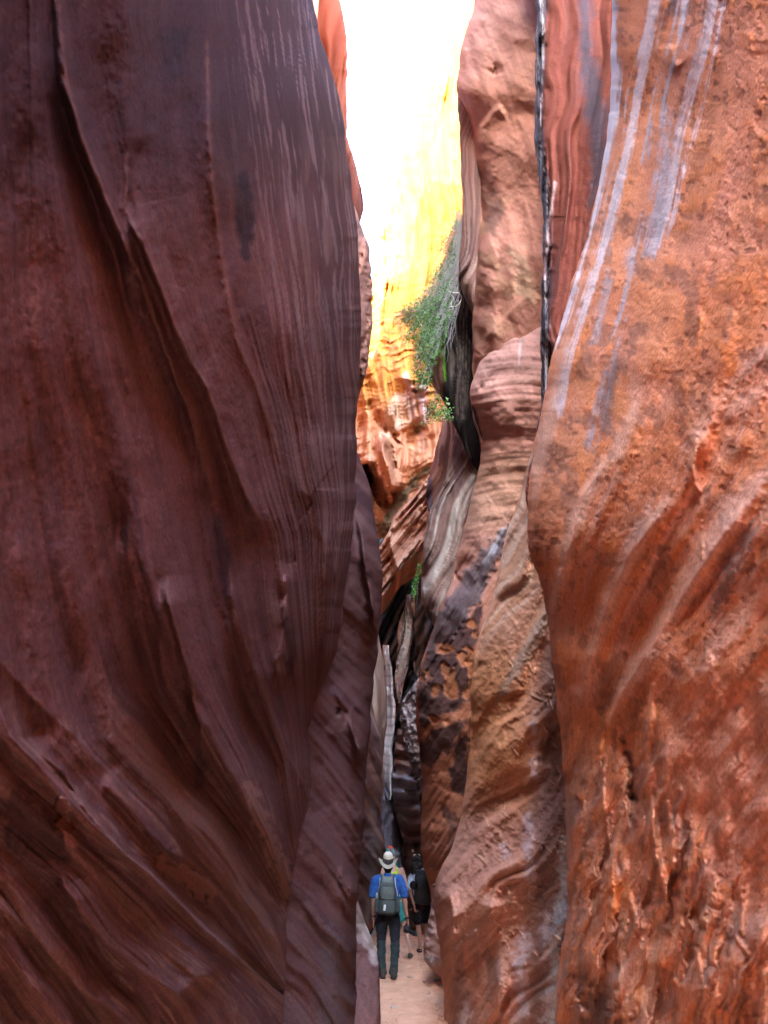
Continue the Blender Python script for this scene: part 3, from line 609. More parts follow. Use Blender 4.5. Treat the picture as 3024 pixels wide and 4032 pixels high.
def paint_j(F):
    F.h += .15 * F.st(16, 300, 3, 1); F.mix(sst(F.st(7, 160, 4, 2), .02, .35), (.60, .38, .28), .7); F.mix(sst(F.st(6, 120, 4, 3), .08, .35), (.17, .08, .06), .8)
    F.poly("1680,1880 1697,1890 1700,1960 1690,2040 1676,1960", (.17, .15, .19), .9, 3, 3)
body('rock_column', 'reddish rock column with rough vertical grooves beside the striped grey rock',
     "1770,1520 1744,1645 1735,1690 1721,1758 1707,1826 1694,1871 1680,1890 1676,1950 1690,2030 1697,2060 1720,2120", "1830,1520 1830,2120", 19.0, 18.6, paint_j, nose='L', col=(.42, .20, .14), seed=29,
     round_e=.6, round_w=.3, wrap=2, rise=0, top=1520, bot=2120, angle=97, jag=4, cat='rock column')
def paint_k(F):
    x, y = F.px, F.py
    q = fbm((x * .62 + y * .5) / 9, (y - x) / 300, 97, 4)
    F.h += .3 * q + .1 * fbm(x / 20, y / 20, 98, 4); F.mix(sst(q, .05, .35), (.62, .36, .23), .7); F.mix(sst(q, -.05, -.35), (.30, .12, .07), .8)
    F.crease("1535,2090 1538,2160 1560,2220 1575,2265", .5, 22, 6)
    F.stain("1500,2370,8 1560,2280,8 1600,2215,6 1660,2160,6", (.12, .09, .06), .7, 6, 6)
body('rock_slab', 'slanting orange rock slab jammed across the middle of the canyon',
     "1712,1845 1694,1867 1644,1930 1603,1984 1558,2020 1540,2061 1533,2088 1508,2133 1470,2180 1440,2260 1430,2380", "1770,1845 1760,2135 1664,2156 1626,2188 1594,2210 1572,2260 1540,2305 1508,2346 1480,2380",
     24, 22, paint_k, nose='LR', col=(.50, .245, .145), seed=30, round_e=.8, round_w=.12, wrap=2.5, rise=0, top=1845, bot=2380, angle=130, jag=3, cat='rock slab', step=4)

def paint_f(F):
    x, y = F.px, F.py
    v = fbm((x - 20 * np.sin(y / 120)) / 26, y / 420, 101, 5); w = fbm((y + .3 * x + 34 * fbm(x / 50, y / 90, 107, 3)) / 15, x / 120, 102, 4)
    F.h += .35 * v + .12 * w * sst(y, 900, 1300) + .5 * fbm(x / 70, y / 150, 103, 3)
    F.mix(sst(v, 0, .4), (.42, .20, .035), .5); F.mix(sst(v, -.05, -.45), (.32, .11, .012), .6); F.mix(sst(w, .05, .5) * sst(y, 900, 1300), (.45, .22, .10), .35)
    F.mix(sst(y, 1100, 600), (.30, .145, .018), .6)
    F.poly("1560,1560 1600,1540 1640,1600 1620,1660 1560,1700 1500,1720 1510,1640", (.50, .44, .33), .7, 14, 12)
    F.stain("1600,1480,14 1620,1560,18 1630,1640,12", (.42, .30, .32), .6, 12, 8); F.stain("1660,1530,20 1670,1640,24 1660,1700,12", (.40, .33, .36), .8, 10, 8)
    BR = (.56, .27, .17); DK = (.11, .045, .025)
    F.mix(sst(y, 1500, 1750), BR, .6)
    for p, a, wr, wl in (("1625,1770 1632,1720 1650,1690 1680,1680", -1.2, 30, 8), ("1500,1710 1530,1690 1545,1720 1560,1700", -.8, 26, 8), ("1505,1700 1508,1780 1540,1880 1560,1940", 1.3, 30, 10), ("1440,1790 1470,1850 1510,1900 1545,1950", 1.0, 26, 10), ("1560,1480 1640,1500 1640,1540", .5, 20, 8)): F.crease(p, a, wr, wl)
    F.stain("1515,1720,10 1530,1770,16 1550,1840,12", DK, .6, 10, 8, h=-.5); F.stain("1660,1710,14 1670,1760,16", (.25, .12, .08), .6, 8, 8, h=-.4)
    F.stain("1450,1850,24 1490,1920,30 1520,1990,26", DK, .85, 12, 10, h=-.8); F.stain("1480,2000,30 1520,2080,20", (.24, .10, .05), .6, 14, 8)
    F.stain("1690,1840,8 1640,1890,14 1590,1950,18 1550,2000,20 1510,2100,20", (.07, .07, .045), .85, 12, 10)
    F.stain("1440,1960,20 1500,2140,20", (.06, .05, .035), .6, 12, 10)
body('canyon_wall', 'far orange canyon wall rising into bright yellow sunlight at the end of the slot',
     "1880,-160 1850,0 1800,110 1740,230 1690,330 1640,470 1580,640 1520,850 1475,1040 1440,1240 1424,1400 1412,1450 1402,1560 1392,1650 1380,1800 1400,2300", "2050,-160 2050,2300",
     "44,-160 40,700 34,1500 30,2300", "30,-160 30,700 25,1500 25,2300", paint_f, nose='L', col=(.31, .125, .024), seed=31, round_e=3, round_w=.25, wrap=8, rise=0, bot=2300, angle=95, jag=7, jf=60, step=4)  # dark, low-blue colour so the sunlit face clips to yellow

def paint_n(F):
    x, y = F.px, F.py
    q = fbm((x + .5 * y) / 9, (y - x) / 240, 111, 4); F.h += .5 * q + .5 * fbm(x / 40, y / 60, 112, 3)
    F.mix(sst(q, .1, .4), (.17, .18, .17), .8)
    F.stain("1658,2220,6 1640,2270,10 1620,2330,6 1650,2350,6", (.10, .34, .08), .85, 14, 4); F.stain("1600,2300,20 1640,2250,16", (.13, .13, .09), .7, 20, 8)
body('rock_wall', 'black shadowed back of the hollow under the slanting slab', "1340,2120 1340,3900", "1850,2120 1850,3900", 29, 27, paint_n, nose='', col=(.05, .058, .062), seed=32, rise=0, top=2120, bot=3900, angle=130)  # shadow of the hollow baked into a near-black colour
def paint_o(F):
    q = F.st(8, 160, 4, 1); F.h += .3 * q + .1 * fbm(F.px / 9, F.py / 14, 6, 4); F.mix(sst(q, .05, .3), (.14, .12, .10), .85); F.mix(sst(F.py, 2560, 2620), (.48, .48, .50), .7)
body('rock_column', 'pale grey rock column standing in the dark hollow',
     "1604,2340 1599,2355 1596,2390 1584,2424 1567,2444 1564,2499 1572,2579 1554,2648 1549,2688 1560,2715 1574,2745", "1628,2340 1634,2360 1631,2410 1629,2464 1616,2549 1614,2608 1599,2658 1585,2698 1578,2745",
     25.5, 25, paint_o, nose='LR', col=(.72, .68, .63), seed=33, round_e=.4, round_w=.25, wrap=1.2, rise=0, top=2340, bot=2745, angle=92, jag=3, step=3.5, cat='rock column')
def paint_p(F):
    x, y = F.px, F.py
    F.h += .06 * fbm(x / 20, y / 60, 6, 3)
    b = np.sin(y / 6.2 + 2 * fbm(x / 30, y / 60, 7, 2)); F.stain("1530,2560,6 1532,2650,8 1535,2740,7 1545,2900,6 1540,3000,6 1535,3080,5", (.24, .25, .25), .6, 4, 4)
    F.mix(sst(b, .5, .9) * sst(y, 2560, 2600), (.14, .14, .14), .45); F.mix(sst(y, 2800, 3000), (.46, .40, .39), .5)
body('rock_column', 'thin whitish rock column with dark cross bands beside the tan rib',
     "1505,2540 1510,2600 1518,2700 1520,2840 1505,2900 1500,3000 1505,3080 1535,3150", "1530,2540 1538,2600 1544,2640 1549,2713 1557,2748 1557,2837 1549,2937 1544,2996 1542,3096 1545,3150",
     23.5, 23, paint_p, nose='LR', col=(.78, .76, .74), seed=34, round_e=.4, round_w=.3, wrap=1.2, rise=0, top=2540, bot=3150, jag=3, step=3.5, angle=90, cat='rock column')
def paint_q(F):
    F.h += .2 * fbm(F.px / 30, F.py / 80, 6, 3)
body('rock_slab', 'smooth dark blue grey rock slab behind the heads of the hikers', "1470,3040 1470,3700", "1500,3040 1509,3091 1534,3126 1554,3171 1564,3220 1575,3290 1590,3340 1600,3450 1600,3700", 22.5, 23.5, paint_q,
     nose='R', col=(.17, .145, .17), seed=35, round_e=.6, round_w=.4, wrap=2, rise=0, top=3040, bot=3700, jag=2, cat='rock slab', angle=95)
def paint_s(F):
    x, y = F.px, F.py
    yy = y + 6 * np.sin(x / 22)
    F.h += .2 * fbm(x / 40, y / 50, 6, 3) + .10 * np.sin(yy / 9)
    F.mix(sst(y, 3010, 3050) * sst(y, 3210, 3160), (.50, .51, .58), .85)
    for k, c in ((3068, .6), (3108, .9), (3120, .6), (3176, .7)): F.mix(np.exp(-((yy - k) / 4.5) ** 2), (.06, .055, .065), c)
    F.mix(sst(y, 3165, 3185) * sst(y, 3260, 3200), (.6, .52, .47), .7); F.mix(sst(y, 3020, 2960), (.22, .13, .11), .85)
    F.stain("1610,3320,14 1625,3400,20", (.42, .33, .28), .7, 8, 8)
body('rock_bulge', 'smooth rounded rock with bluish grey and black bands above the hikers',
     "1568,2870 1552,2922 1549,2996 1544,3046 1542,3106 1549,3161 1564,3225 1579,3280 1590,3325 1596,3400 1600,3700", "1720,2870 1720,3700", 22.6, 20.5, paint_s, nose='L', col=(.36, .22, .18), seed=36, round_e=.8, round_w=.35, wrap=2,
     rise=0, top=2870, bot=3700, jag=2, cat='rock bulge', angle=95, bulge=.6)
def paint_t(F):
    x, y = F.px, F.py
    f = fbm(x / 14, y / 16, 121, 5); F.h += .16 * f + .08 * fbm((x + y * .5) / 12, y / 300, 122, 3)
    F.mix(sst(f, .08, .3), (.10, .085, .09), .8); F.mix(sst(f, -.05, -.35), (.62, .57, .57), .8); F.mix(sst(y, 3080, 3200), (.32, .2, .17), .6)
body('rock_buttress', 'pitted grey and black rock left of the varnished red buttress',
     "1680,2600 1662,2650 1644,2673 1620,2712 1599,2738 1579,2763 1572,2837 1587,2932 1604,2982 1619,3046 1644,3116 1656,3170 1662,3250 1668,3500", "1760,2600 1760,3500", 18.0, 17.0, paint_t, nose='L', col=(.36, .28, .26), seed=37,
     round_e=.6, round_w=.3, wrap=2, rise=0, top=2600, bot=3500, jag=4, angle=120, step=4)
def paint_u(F):
    F.h += .2 * F.st(14, 120, 3, 1); F.mix(sst(F.st(6, 100, 3, 2), .05, .4), (.26, .17, .13), .7)
    F.stain("1682,2390,10 1690,2450,14 1684,2520,9", (.42, .48, .55), .95, 5, 3, .3)
body('rock_buttress', 'dark brown rock with a small bluish patch painted for distant lit rock between the pale column and the striped rock',
     "1655,2280 1640,2330 1632,2400 1626,2474 1634,2534 1640,2560 1626,2600 1616,2640 1640,2680 1680,2720", "1760,2280 1760,2720", 20.5, 19.5, paint_u, nose='L', col=(.085, .06, .05), seed=38, round_e=.6, round_w=.3, wrap=2,
     rise=0, top=2280, bot=2720, jag=3, angle=100)
def paint_v(F):
    F.h += .05 * fbm(F.px / 20, F.py / 24, 6, 4); yy = F.py + 8 * np.sin(F.px / 20)
    F.mix(sst(F.py, 3755, 3765) * sst(F.py, 3812, 3795), (.44, .40, .42), .8); F.mix(np.exp(-((yy - 3745) / 6) ** 2), (.17, .09, .09), .7); F.mix(sst(F.px, 1705, 1725) , (.40, .20, .15), .6)
    F.stain("1690,3640,6 1684,3690,9", (.2, .12, .12), .6, 4, 5)
body('rock_bulge', 'low undercut lump of banded rock at the right edge of the sand by the sandalled hiker',
     "1705,3480 1700,3528 1693,3593 1682,3639 1674,3693 1666,3747 1662,3782 1667,3803 1687,3817 1712,3831 1739,3840 1765,3852", "1790,3480 1790,3852", 13.0, 12.4, paint_v, nose='L', col=(.42, .26, .22), seed=39, round_e=.3, round_w=.3, wrap=.7,
     rise=0, top=3480, bot=3852, jag=2, cat='rock bulge', angle=100, step=4)

# the plateau the slot is cut into: two tablelands with rough tops, a closed far end and the land around
def mesa(name, x0, x1, y0, y1, top, label, seed):
    nx, ny = 14, 14
    gx = np.linspace(0, 1, nx); gy = np.linspace(0, 1, ny); U, V = np.meshgrid(gx, gy)
    rows = []
    X = x0 + (x1 - x0) * U; Y = y0 + (y1 - y0) * V
    Zt = top + .9 * fbm(X / 4, Y / 4, seed, 4)
    bm_v = []; bm_f = []
    def add(Xa, Ya, Za, fl):
        b = len(bm_v); r, c = Xa.shape
        bm_v.extend(zip(Xa.ravel(), Ya.ravel(), Za.ravel()))
        for i in range(r - 1):
            for j in range(c - 1):
                q = (b + i * c + j, b + i * c + j + 1, b + (i + 1) * c + j + 1, b + (i + 1) * c + j); bm_f.append(q if not fl else q[::-1])
    add(X, Y, Zt, False)
    for sl, fl in (((slice(0, 1), slice(None)), False), ((slice(-1, None), slice(None)), True), ((slice(None), slice(0, 1)), True), ((slice(None), slice(-1, None)), False)):
        xa, ya, za = X[sl].ravel(), Y[sl].ravel(), Zt[sl].ravel()
        T = np.linspace(0, 1, 10)[:, None]
        add(xa[None] + 0 * T, ya[None] + 0 * T, -1 + (za[None] + 1) * T, fl)
    me = bpy.data.meshes.new(name); me.from_pydata([tuple(map(float, v)) for v in bm_v], [], bm_f); me.update()
    a = me.attributes.new('rock_colour', 'FLOAT_COLOR', 'POINT'); a.data.foreach_set('color', np.tile(np.array([.44, .19, .11, 1], np.float32), len(bm_v)))
    a = me.attributes.new('rock_gloss', 'FLOAT', 'POINT'); a.data.foreach_set('value', np.full(len(bm_v), .8, np.float32))
    a = me.attributes.new('bedding', 'FLOAT_VECTOR', 'POINT'); a.data.foreach_set('vector', (np.array(bm_v, np.float32) * 3).ravel())
    me.materials.append(ROCK); o = bpy.data.objects.new(name, me); sc.collection.objects.link(o)
    return tag(o, label, 'plateau', None, 'structure')
mesa('plateau', -60, -9, -40, -3.6, 34, 'red rock tableland rising beside the open bay behind the viewer', 55)
mesa('plateau', 9, 60, -40, -3.6, 24, 'red rock tableland right of the open bay behind the viewer', 56)
mesa('plateau', -60, -2.6, -3.5, 26, 34, 'flat topped red rock tableland the slot is cut into on the left', 51)
mesa('plateau', 7.5, 60, -3.5, 34, 24, 'flat topped red rock tableland the slot is cut into on the right', 52)
mesa('plateau', -60, 60, -62, -20, 16, 'red rock tableland closing the canyon behind the viewer', 53)
mesa('plateau', -60, -3.6, 26.3, 70, 30, 'lower red rock tableland beyond the left wall', 54)
mesa('plateau', -4.3, -2.9, 14.5, 22.5, 50, 'tall narrow fin of red rock standing on the left rim', 57)
# ------------------------------------------------------------------ ground
def ground_z(x, y):
    r = .09 * sst(y, 13.8, 17) + .06 * sst(y, 16, 22)
    return r + .030 * fbm(x / .9, y / 1.1, 201, 3) + .030 * fbm(x / .24, y / .30, 202, 3) + .22 * sst(np.abs(x - .25), .75, 2.2)
def prints(x, y):
    rg = random.Random(3); d = np.zeros(np.shape(x))
    for k in range(60):
        cx, cy_, a = rg.uniform(-.15, .75), 9 + k * .16, rg.uniform(-.4, .4); u = (x - cx) * math.cos(a) + (y - cy_) * math.sin(a); v = -(x - cx) * math.sin(a) + (y - cy_) * math.cos(a)
        q = (u / .05) ** 2 + (v / .14) ** 2; d = d - .022 * np.exp(-q ** 2) + .008 * np.exp(-(np.sqrt(q) - 1.5) ** 2 * 6)
    return d
def sand():
    m = bpy.data.materials.new('sand'); m.use_nodes = True
    n, l = m.node_tree.nodes, m.node_tree.links; b = n['Principled BSDF']
    tc = n.new('ShaderNodeTexCoord'); n1 = n.new('ShaderNodeTexNoise'); n1.inputs['Scale'].default_value = 3.2; n1.inputs['Detail'].default_value = 8; n1.inputs['Roughness'].default_value = .65
    n2 = n.new('ShaderNodeTexNoise'); n2.inputs['Scale'].default_value = 60; n2.inputs['Detail'].default_value = 4
    l.new(tc.outputs['Object'], n1.inputs['Vector']); l.new(tc.outputs['Object'], n2.inputs['Vector'])
    cr = n.new('ShaderNodeValToRGB'); cr.color_ramp.elements[0].position = .3; cr.color_ramp.elements[0].color = (.66, .33, .19, 1)
    cr.color_ramp.elements[1].position = .7; cr.color_ramp.elements[1].color = (.84, .50, .32, 1)
    l.new(n1.outputs['Fac'], cr.inputs['Fac']); l.new(cr.outputs['Color'], b.inputs['Base Color']); b.inputs['Roughness'].default_value = .95
    bp = n.new('ShaderNodeBump'); bp.inputs['Strength'].default_value = .5; bp.inputs['Distance'].default_value = .012; l.new(n2.outputs['Fac'], bp.inputs['Height']); l.new(bp.outputs[0], b.inputs['Normal'])
    return m
SAND = sand()
def build_ground():
    xs = np.concatenate([[-900, -300, -80, -20, -6], np.linspace(-2.4, 2.8, 150), [7, 20, 80, 300, 900]])
    ys = np.concatenate([[-900, -300, -80, -20, -4], np.linspace(0, 30, 420), [36, 60, 200, 600, 1500]])
    X, Y = np.meshgrid(xs, ys); Z = ground_z(X, Y) + prints(X, Y)
    Z = np.where((np.abs(X) > 10) | (Y > 40) | (Y < -5), .2, Z)
    o = grid_mesh('ground', X, Y, Z, SAND); tag(o, None, None, None, 'structure')
build_ground()
# ------------------------------------------------------------------ materials for small things
def mat(name, col, rough=.8, bump=0.0, bscale=60, var=.12, metal=0.0, spec=.5, sss=0.0):
    m = bpy.data.materials.new(name); m.use_nodes = True
    n, l = m.node_tree.nodes, m.node_tree.links; b = n['Principled BSDF']
    b.inputs['Roughness'].default_value = rough; b.inputs['Metallic'].default_value = metal; b.inputs['Specular IOR Level'].default_value = spec
    tc = n.new('ShaderNodeTexCoord'); t = n.new('ShaderNodeTexNoise'); t.inputs['Scale'].default_value = bscale; t.inputs['Detail'].default_value = 4
    l.new(tc.outputs['Object'], t.inputs['Vector'])
    cr = n.new('ShaderNodeValToRGB'); e = cr.color_ramp.elements
    e[0].position = .3; e[1].position = .7
    e[0].color = tuple(c * (1 - var) for c in col) + (1,); e[1].color = tuple(min(1, c * (1 + var)) for c in col) + (1,)
    l.new(t.outputs['Fac'], cr.inputs['Fac']); l.new(cr.outputs['Color'], b.inputs['Base Color'])
    if bump:
        bp = n.new('ShaderNodeBump'); bp.inputs['Strength'].default_value = bump; bp.inputs['Distance'].default_value = .01
        l.new(t.outputs['Fac'], bp.inputs['Height']); l.new(bp.outputs[0], b.inputs['Normal'])
    return m
SKIN = mat('skin', (.36, .20, .14), .55, .1, 40, .08); SKIN2 = mat('fair_skin', (.50, .30, .23), .55, .1, 40, .08)
BLUE = mat('blue_cloth', (.018, .095, .33), .85, .4, 14, .18); BLACKC = mat('black_cloth', (.010, .013, .022), .9, .3, 18, .25)
DGREEN = mat('dark_green_cloth', (.022, .045, .048), .9, .5, 16, .25); BOOT = mat('boot_leather', (.045, .036, .032), .7, .4, 60, .3)
STRAW = mat('cream_felt', (.66, .62, .48), .85, .3, 90, .08); BAND = mat('dark_hat_band', (.05, .05, .045), .9, .3, 90, .2); HAIR = mat('dark_hair', (.012, .010, .010), .6, .6, 90, .4)
PACKG = mat('grey_green_nylon', (.15, .19, .165), .7, .3, 30, .15); PACKD = mat('dark_green_nylon', (.045, .065, .06), .7, .3, 30, .2); PACKB = mat('black_nylon', (.014, .022, .030), .55, .4, 22, .3)
WHITE = mat('white_plastic', (.75, .78, .76), .5); LBLUE = mat('pale_blue_cloth', (.46, .60, .74), .85, .4, 14, .1); LIME = mat('lime_cloth', (.46, .62, .06), .85, .3, 20, .1)
GREY = mat('grey_cloth', (.12, .14, .15), .9, .3, 40, .15); TEAL = mat('teal_cloth', (.02, .22, .21), .85, .3, 30, .2); RED = mat('red_cloth', (.75, .10, .05), .85, .3, 30, .1)
BLK = mat('black_plastic', (.008, .010, .012), .5, .1, 60, .2, spec=.2); GLS = mat('lens_glass', (.05, .08, .09), .1); MET = mat('grey_metal', (.35, .42, .42), .35, metal=.6); YEL = mat('yellow_print', (.75, .6, .1), .6)
MAROON = mat('maroon_cloth', (.10, .015, .035), .9); SOLE = mat('rubber_sole', (.03, .026, .026), .9)

def V(*a): return Vector(a)
def ring_loft(bm, ch, n=14, depth=None):
    """a closed tapering tube through (x,y,z,a,b): a = half-width across, b = half-depth"""
    pts = [V(*c[:3]) for c in ch]; rings = []
    for i, c in enumerate(ch):
        t = (pts[min(i + 1, len(ch) - 1)] - pts[max(i - 1, 0)]).normalized()
        up = V(0, 1, 0) if abs(t.y) < .9 else V(0, 0, 1)
        sx = up.cross(t).normalized(); sy = t.cross(sx).normalized()
        def rg(cen, k): return [bm.verts.new(cen + sx * (c[3] * k * math.cos(2 * math.pi * j / n)) + sy * (c[4] * k * math.sin(2 * math.pi * j / n))) for j in range(n)]
        m = min(c[3], c[4])
        if i == 0:
            for k in (80, 55, 28): rings.append(rg(c_ := pts[i] - t * m * math.sin(math.radians(k)) * .9, math.cos(math.radians(k))))
        rings.append(rg(pts[i], 1))
        if i == len(ch) - 1:
            for k in (28, 55, 80): rings.append(rg(pts[i] + t * m * math.sin(math.radians(k)) * .9, math.cos(math.radians(k))))
    for a, b in zip(rings, rings[1:]):
        for j in range(n): bm.faces.new((a[j], a[(j + 1) % n], b[(j + 1) % n], b[j]))
    bm.faces.new(rings[0][::-1]); bm.faces.new(rings[-1])
def spline(ch, k=3):
    """more rings along a chain, smoothly"""
    out = []
    for i in range(len(ch) - 1):
        p0 = ch[max(i - 1, 0)]; p1 = ch[i]; p2 = ch[i + 1]; p3 = ch[min(i + 2, len(ch) - 1)]
        for j in range(k):
            t = j / k
            out.append(tuple(.5 * ((2 * b) + (-a + c) * t + (2 * a - 5 * b + 4 * c - d) * t * t + (-a + 3 * b - 3 * c + d) * t ** 3) for a, b, c, d in zip(p0, p1, p2, p3)))
    out.append(ch[-1]); return out
import bmesh
def link(name, me, parent=None, loc=None):
    o = bpy.data.objects.new(name, me); sc.collection.objects.link(o)
    if parent: o.parent = parent
    if loc is not None: o.location = loc
    return o
def skin_mesh(name, chains, m, voxel=.008, parent=None, wrinkle=0.0, wseed=0, smooth=3, spheres=()):
    """union of the chains as one continuous surface"""
    bm = bmesh.new()
    for ch in chains: ring_loft(bm, spline(ch))
    for (x, y, z, rx, ry, rz) in spheres:
        bmesh.ops.create_uvsphere(bm, u_segments=18, v_segments=12, radius=1, matrix=Matrix.Translation((x, y, z)) @ Matrix.Diagonal((rx, ry, rz, 1)))
    bmesh.ops.recalc_face_normals(bm, faces=bm.faces[:])
    me = bpy.data.meshes.new(name); bm.to_mesh(me); bm.free()
    o = bpy.data.objects.new(name, me); sc.collection.objects.link(o)
    r = o.modifiers.new('r', 'REMESH'); r.mode = 'VOXEL'; r.voxel_size = voxel; r.use_smooth_shade = True
    s = o.modifiers.new('s', 'SMOOTH'); s.iterations = smooth; s.factor = .5
    dg = bpy.context.evaluated_depsgraph_get(); me2 = bpy.data.meshes.new_from_object(o.evaluated_get(dg))
    bpy.data.objects.remove(o); bpy.data.meshes.remove(me); me2.name = name
    if wrinkle and len(me2.vertices):
        co = np.empty(len(me2.vertices) * 3); me2.vertices.foreach_get('co', co); co = co.reshape(-1, 3)
        nr = np.empty(len(me2.vertices) * 3); me2.vertices.foreach_get('normal', nr); nr = nr.reshape(-1, 3)
        w = noise(co[:, 0] * 14 + co[:, 2] * 9, co[:, 2] * 26 - co[:, 0] * 10, wseed, co[:, 1] * 14) + .6 * noise(co[:, 0] * 34, co[:, 2] * 40, wseed + 3, co[:, 1] * 30)
        co += nr * (w * wrinkle)[:, None]; me2.vertices.foreach_set('co', co.ravel())
    me2.materials.clear(); me2.materials.append(m)
    me2.polygons.foreach_set('use_smooth', np.ones(len(me2.polygons), bool)); me2.update()
    return link(name, me2, parent)
def hand(wrist, d, thumb, curl=.5, s=1.0, back=None):
    """palm, four bent fingers of different length and a thumb from the side of the palm; d = way the hand points, thumb = thumb side"""
    d = V(*d).normalized(); th = V(*thumb); th = (th - d * th.dot(d)).normalized(); nrm = d.cross(th).normalized()
    if back is not None and nrm.dot(V(*back)) > 0: nrm = -nrm          # nrm: the way the fingers curl (palm side)
    w = V(*wrist); ch = []
    P = lambda v, a, b=None: (v.x, v.y, v.z, a, b or a)
    for off, wd in ((.026, 0), (.009, 0), (-.009, 0), (-.026, 0)): ch.append([P(w, .020 * s, .018 * s), P(w + d * .045 * s + th * off * .8 * s, .015 * s, .016 * s), P(w + d * .088 * s + th * off * s, .0115 * s)])
    for off, ln in ((.027, .92), (.009, 1.03), (-.009, .97), (-.026, .78)):
        p = w + d * .088 * s + th * off * s; a = 0; c = [P(p, .0100 * s)]
        for k, seg in enumerate((.040, .027, .021)):
            a += curl * (1.0, .9, .6)[k]
            p = p + (d * math.cos(a) + nrm * math.sin(a)) * seg * ln * s; c.append(P(p, (.0092, .0084, .0068)[k] * s))
        ch.append(c)
    p = w + d * .022 * s + th * .022 * s; c = [P(p, .014 * s)]
    for k, seg in enumerate((.036, .030, .024)):
        v = (d * (.75 + .1 * k) + th * (.62 - .25 * k) + nrm * (.25 + .25 * curl * k)).normalized(); p = p + v * seg * s; c.append(P(p, (.0115, .0100, .0082)[k] * s))
    ch.append(c); return ch
def head_chains(x, y, z, yaw=0.0, tilt=0.0, s=1.0):
    """skull, jaw, nose, ears; faces +y turned by yaw"""
    R = Matrix.Translation((x, y, z)) @ Matrix.Rotation(yaw, 4, 'Z') @ Matrix.Rotation(tilt, 4, 'X')
    T = lambda a, b, c: tuple(R @ V(a * s, b * s, c * s))
    sp = []; 
    ch = [[T(0, -.01, -.02) + (.074 * s, .092 * s), T(0, -.008, .045) + (.072 * s, .090 * s)],
          [T(0, .03, -.05) + (.055 * s, .055 * s), T(0, .055, -.095) + (.030 * s, .028 * s)],
          [T(0, .09, .005) + (.010 * s, .010 * s), T(0, .112, -.028) + (.014 * s, .012 * s)],
          [T(.076, -.005, .012) + (.006 * s, .016 * s), T(.082, -.012, -.022) + (.006 * s, .012 * s)], [T(-.076, -.005, .012) + (.006 * s, .016 * s), T(-.082, -.012, -.022) + (.006 * s, .012 * s)],
          [T(-.016, .092, -.062) + (.007, .007), T(.016, .092, -.062) + (.007, .007)]]
    return ch, R
def eyes(R, s, parent):
    for k in (-1, 1):
        bm = bmesh.new(); bmesh.ops.create_uvsphere(bm, u_segments=10, v_segments=8, radius=.012 * s, matrix=R @ Matrix.Translation((.031 * s * k, .078 * s, .008 * s)))
        me = bpy.data.meshes.new('eye'); bm.to_mesh(me); bm.free(); me.materials.append(HAIR); link('eye', me, parent)
def soft_box(name, c, size, m, parent=None, rot=None, bev=.25, taper=0.0, seg=3, lump=0.0, seed=0):
    bm = bmesh.new(); bmesh.ops.create_cube(bm, size=1.0)
    bmesh.ops.bevel(bm, geom=bm.edges[:], offset=bev, segments=seg, profile=.6, affect='EDGES')
    bmesh.ops.subdivide_edges(bm, edges=[e for e in bm.edges if e.calc_length() > .2], cuts=3, use_grid_fill=True)
    for v in bm.verts:
        k = 1 - taper * (v.co.z + .5); v.co.x *= k; v.co.y *= 1 - taper * .5 * (v.co.z + .5)
        v.co = Vector((v.co.x * size[0], v.co.y * size[1], v.co.z * size[2]))
    me = bpy.data.meshes.new(name); bm.to_mesh(me); bm.free()
    if lump:
        co = np.empty(len(me.vertices) * 3); me.vertices.foreach_get('co', co); co = co.reshape(-1, 3)
        w = noise(co[:, 0] * 12, co[:, 2] * 15, seed, co[:, 1] * 12); co *= (1 + lump * w)[:, None]; me.vertices.foreach_set('co', co.ravel())
    me.materials.append(m); me.polygons.foreach_set('use_smooth', np.ones(len(me.polygons), bool)); me.update()
    o = link(name, me, parent, c)
    if rot: o.rotation_euler = rot
    return o
def tube(name, pts, m, parent=None, r=None, n=8, k=4):
    """one or several round tubes of given points (x,y,z,r)"""
    bm = bmesh.new()
    chs = pts if isinstance(pts[0][0], (tuple, list)) else [pts]
    for c in chs: ring_loft(bm, spline([(p[0], p[1], p[2], p[3], p[4] if len(p) > 4 else p[3]) for p in c], k), n)
    me = bpy.data.meshes.new(name); bm.to_mesh(me); bm.free(); me.materials.append(m)
    me.polygons.foreach_set('use_smooth', np.ones(len(me.polygons), bool)); return link(name, me, parent)

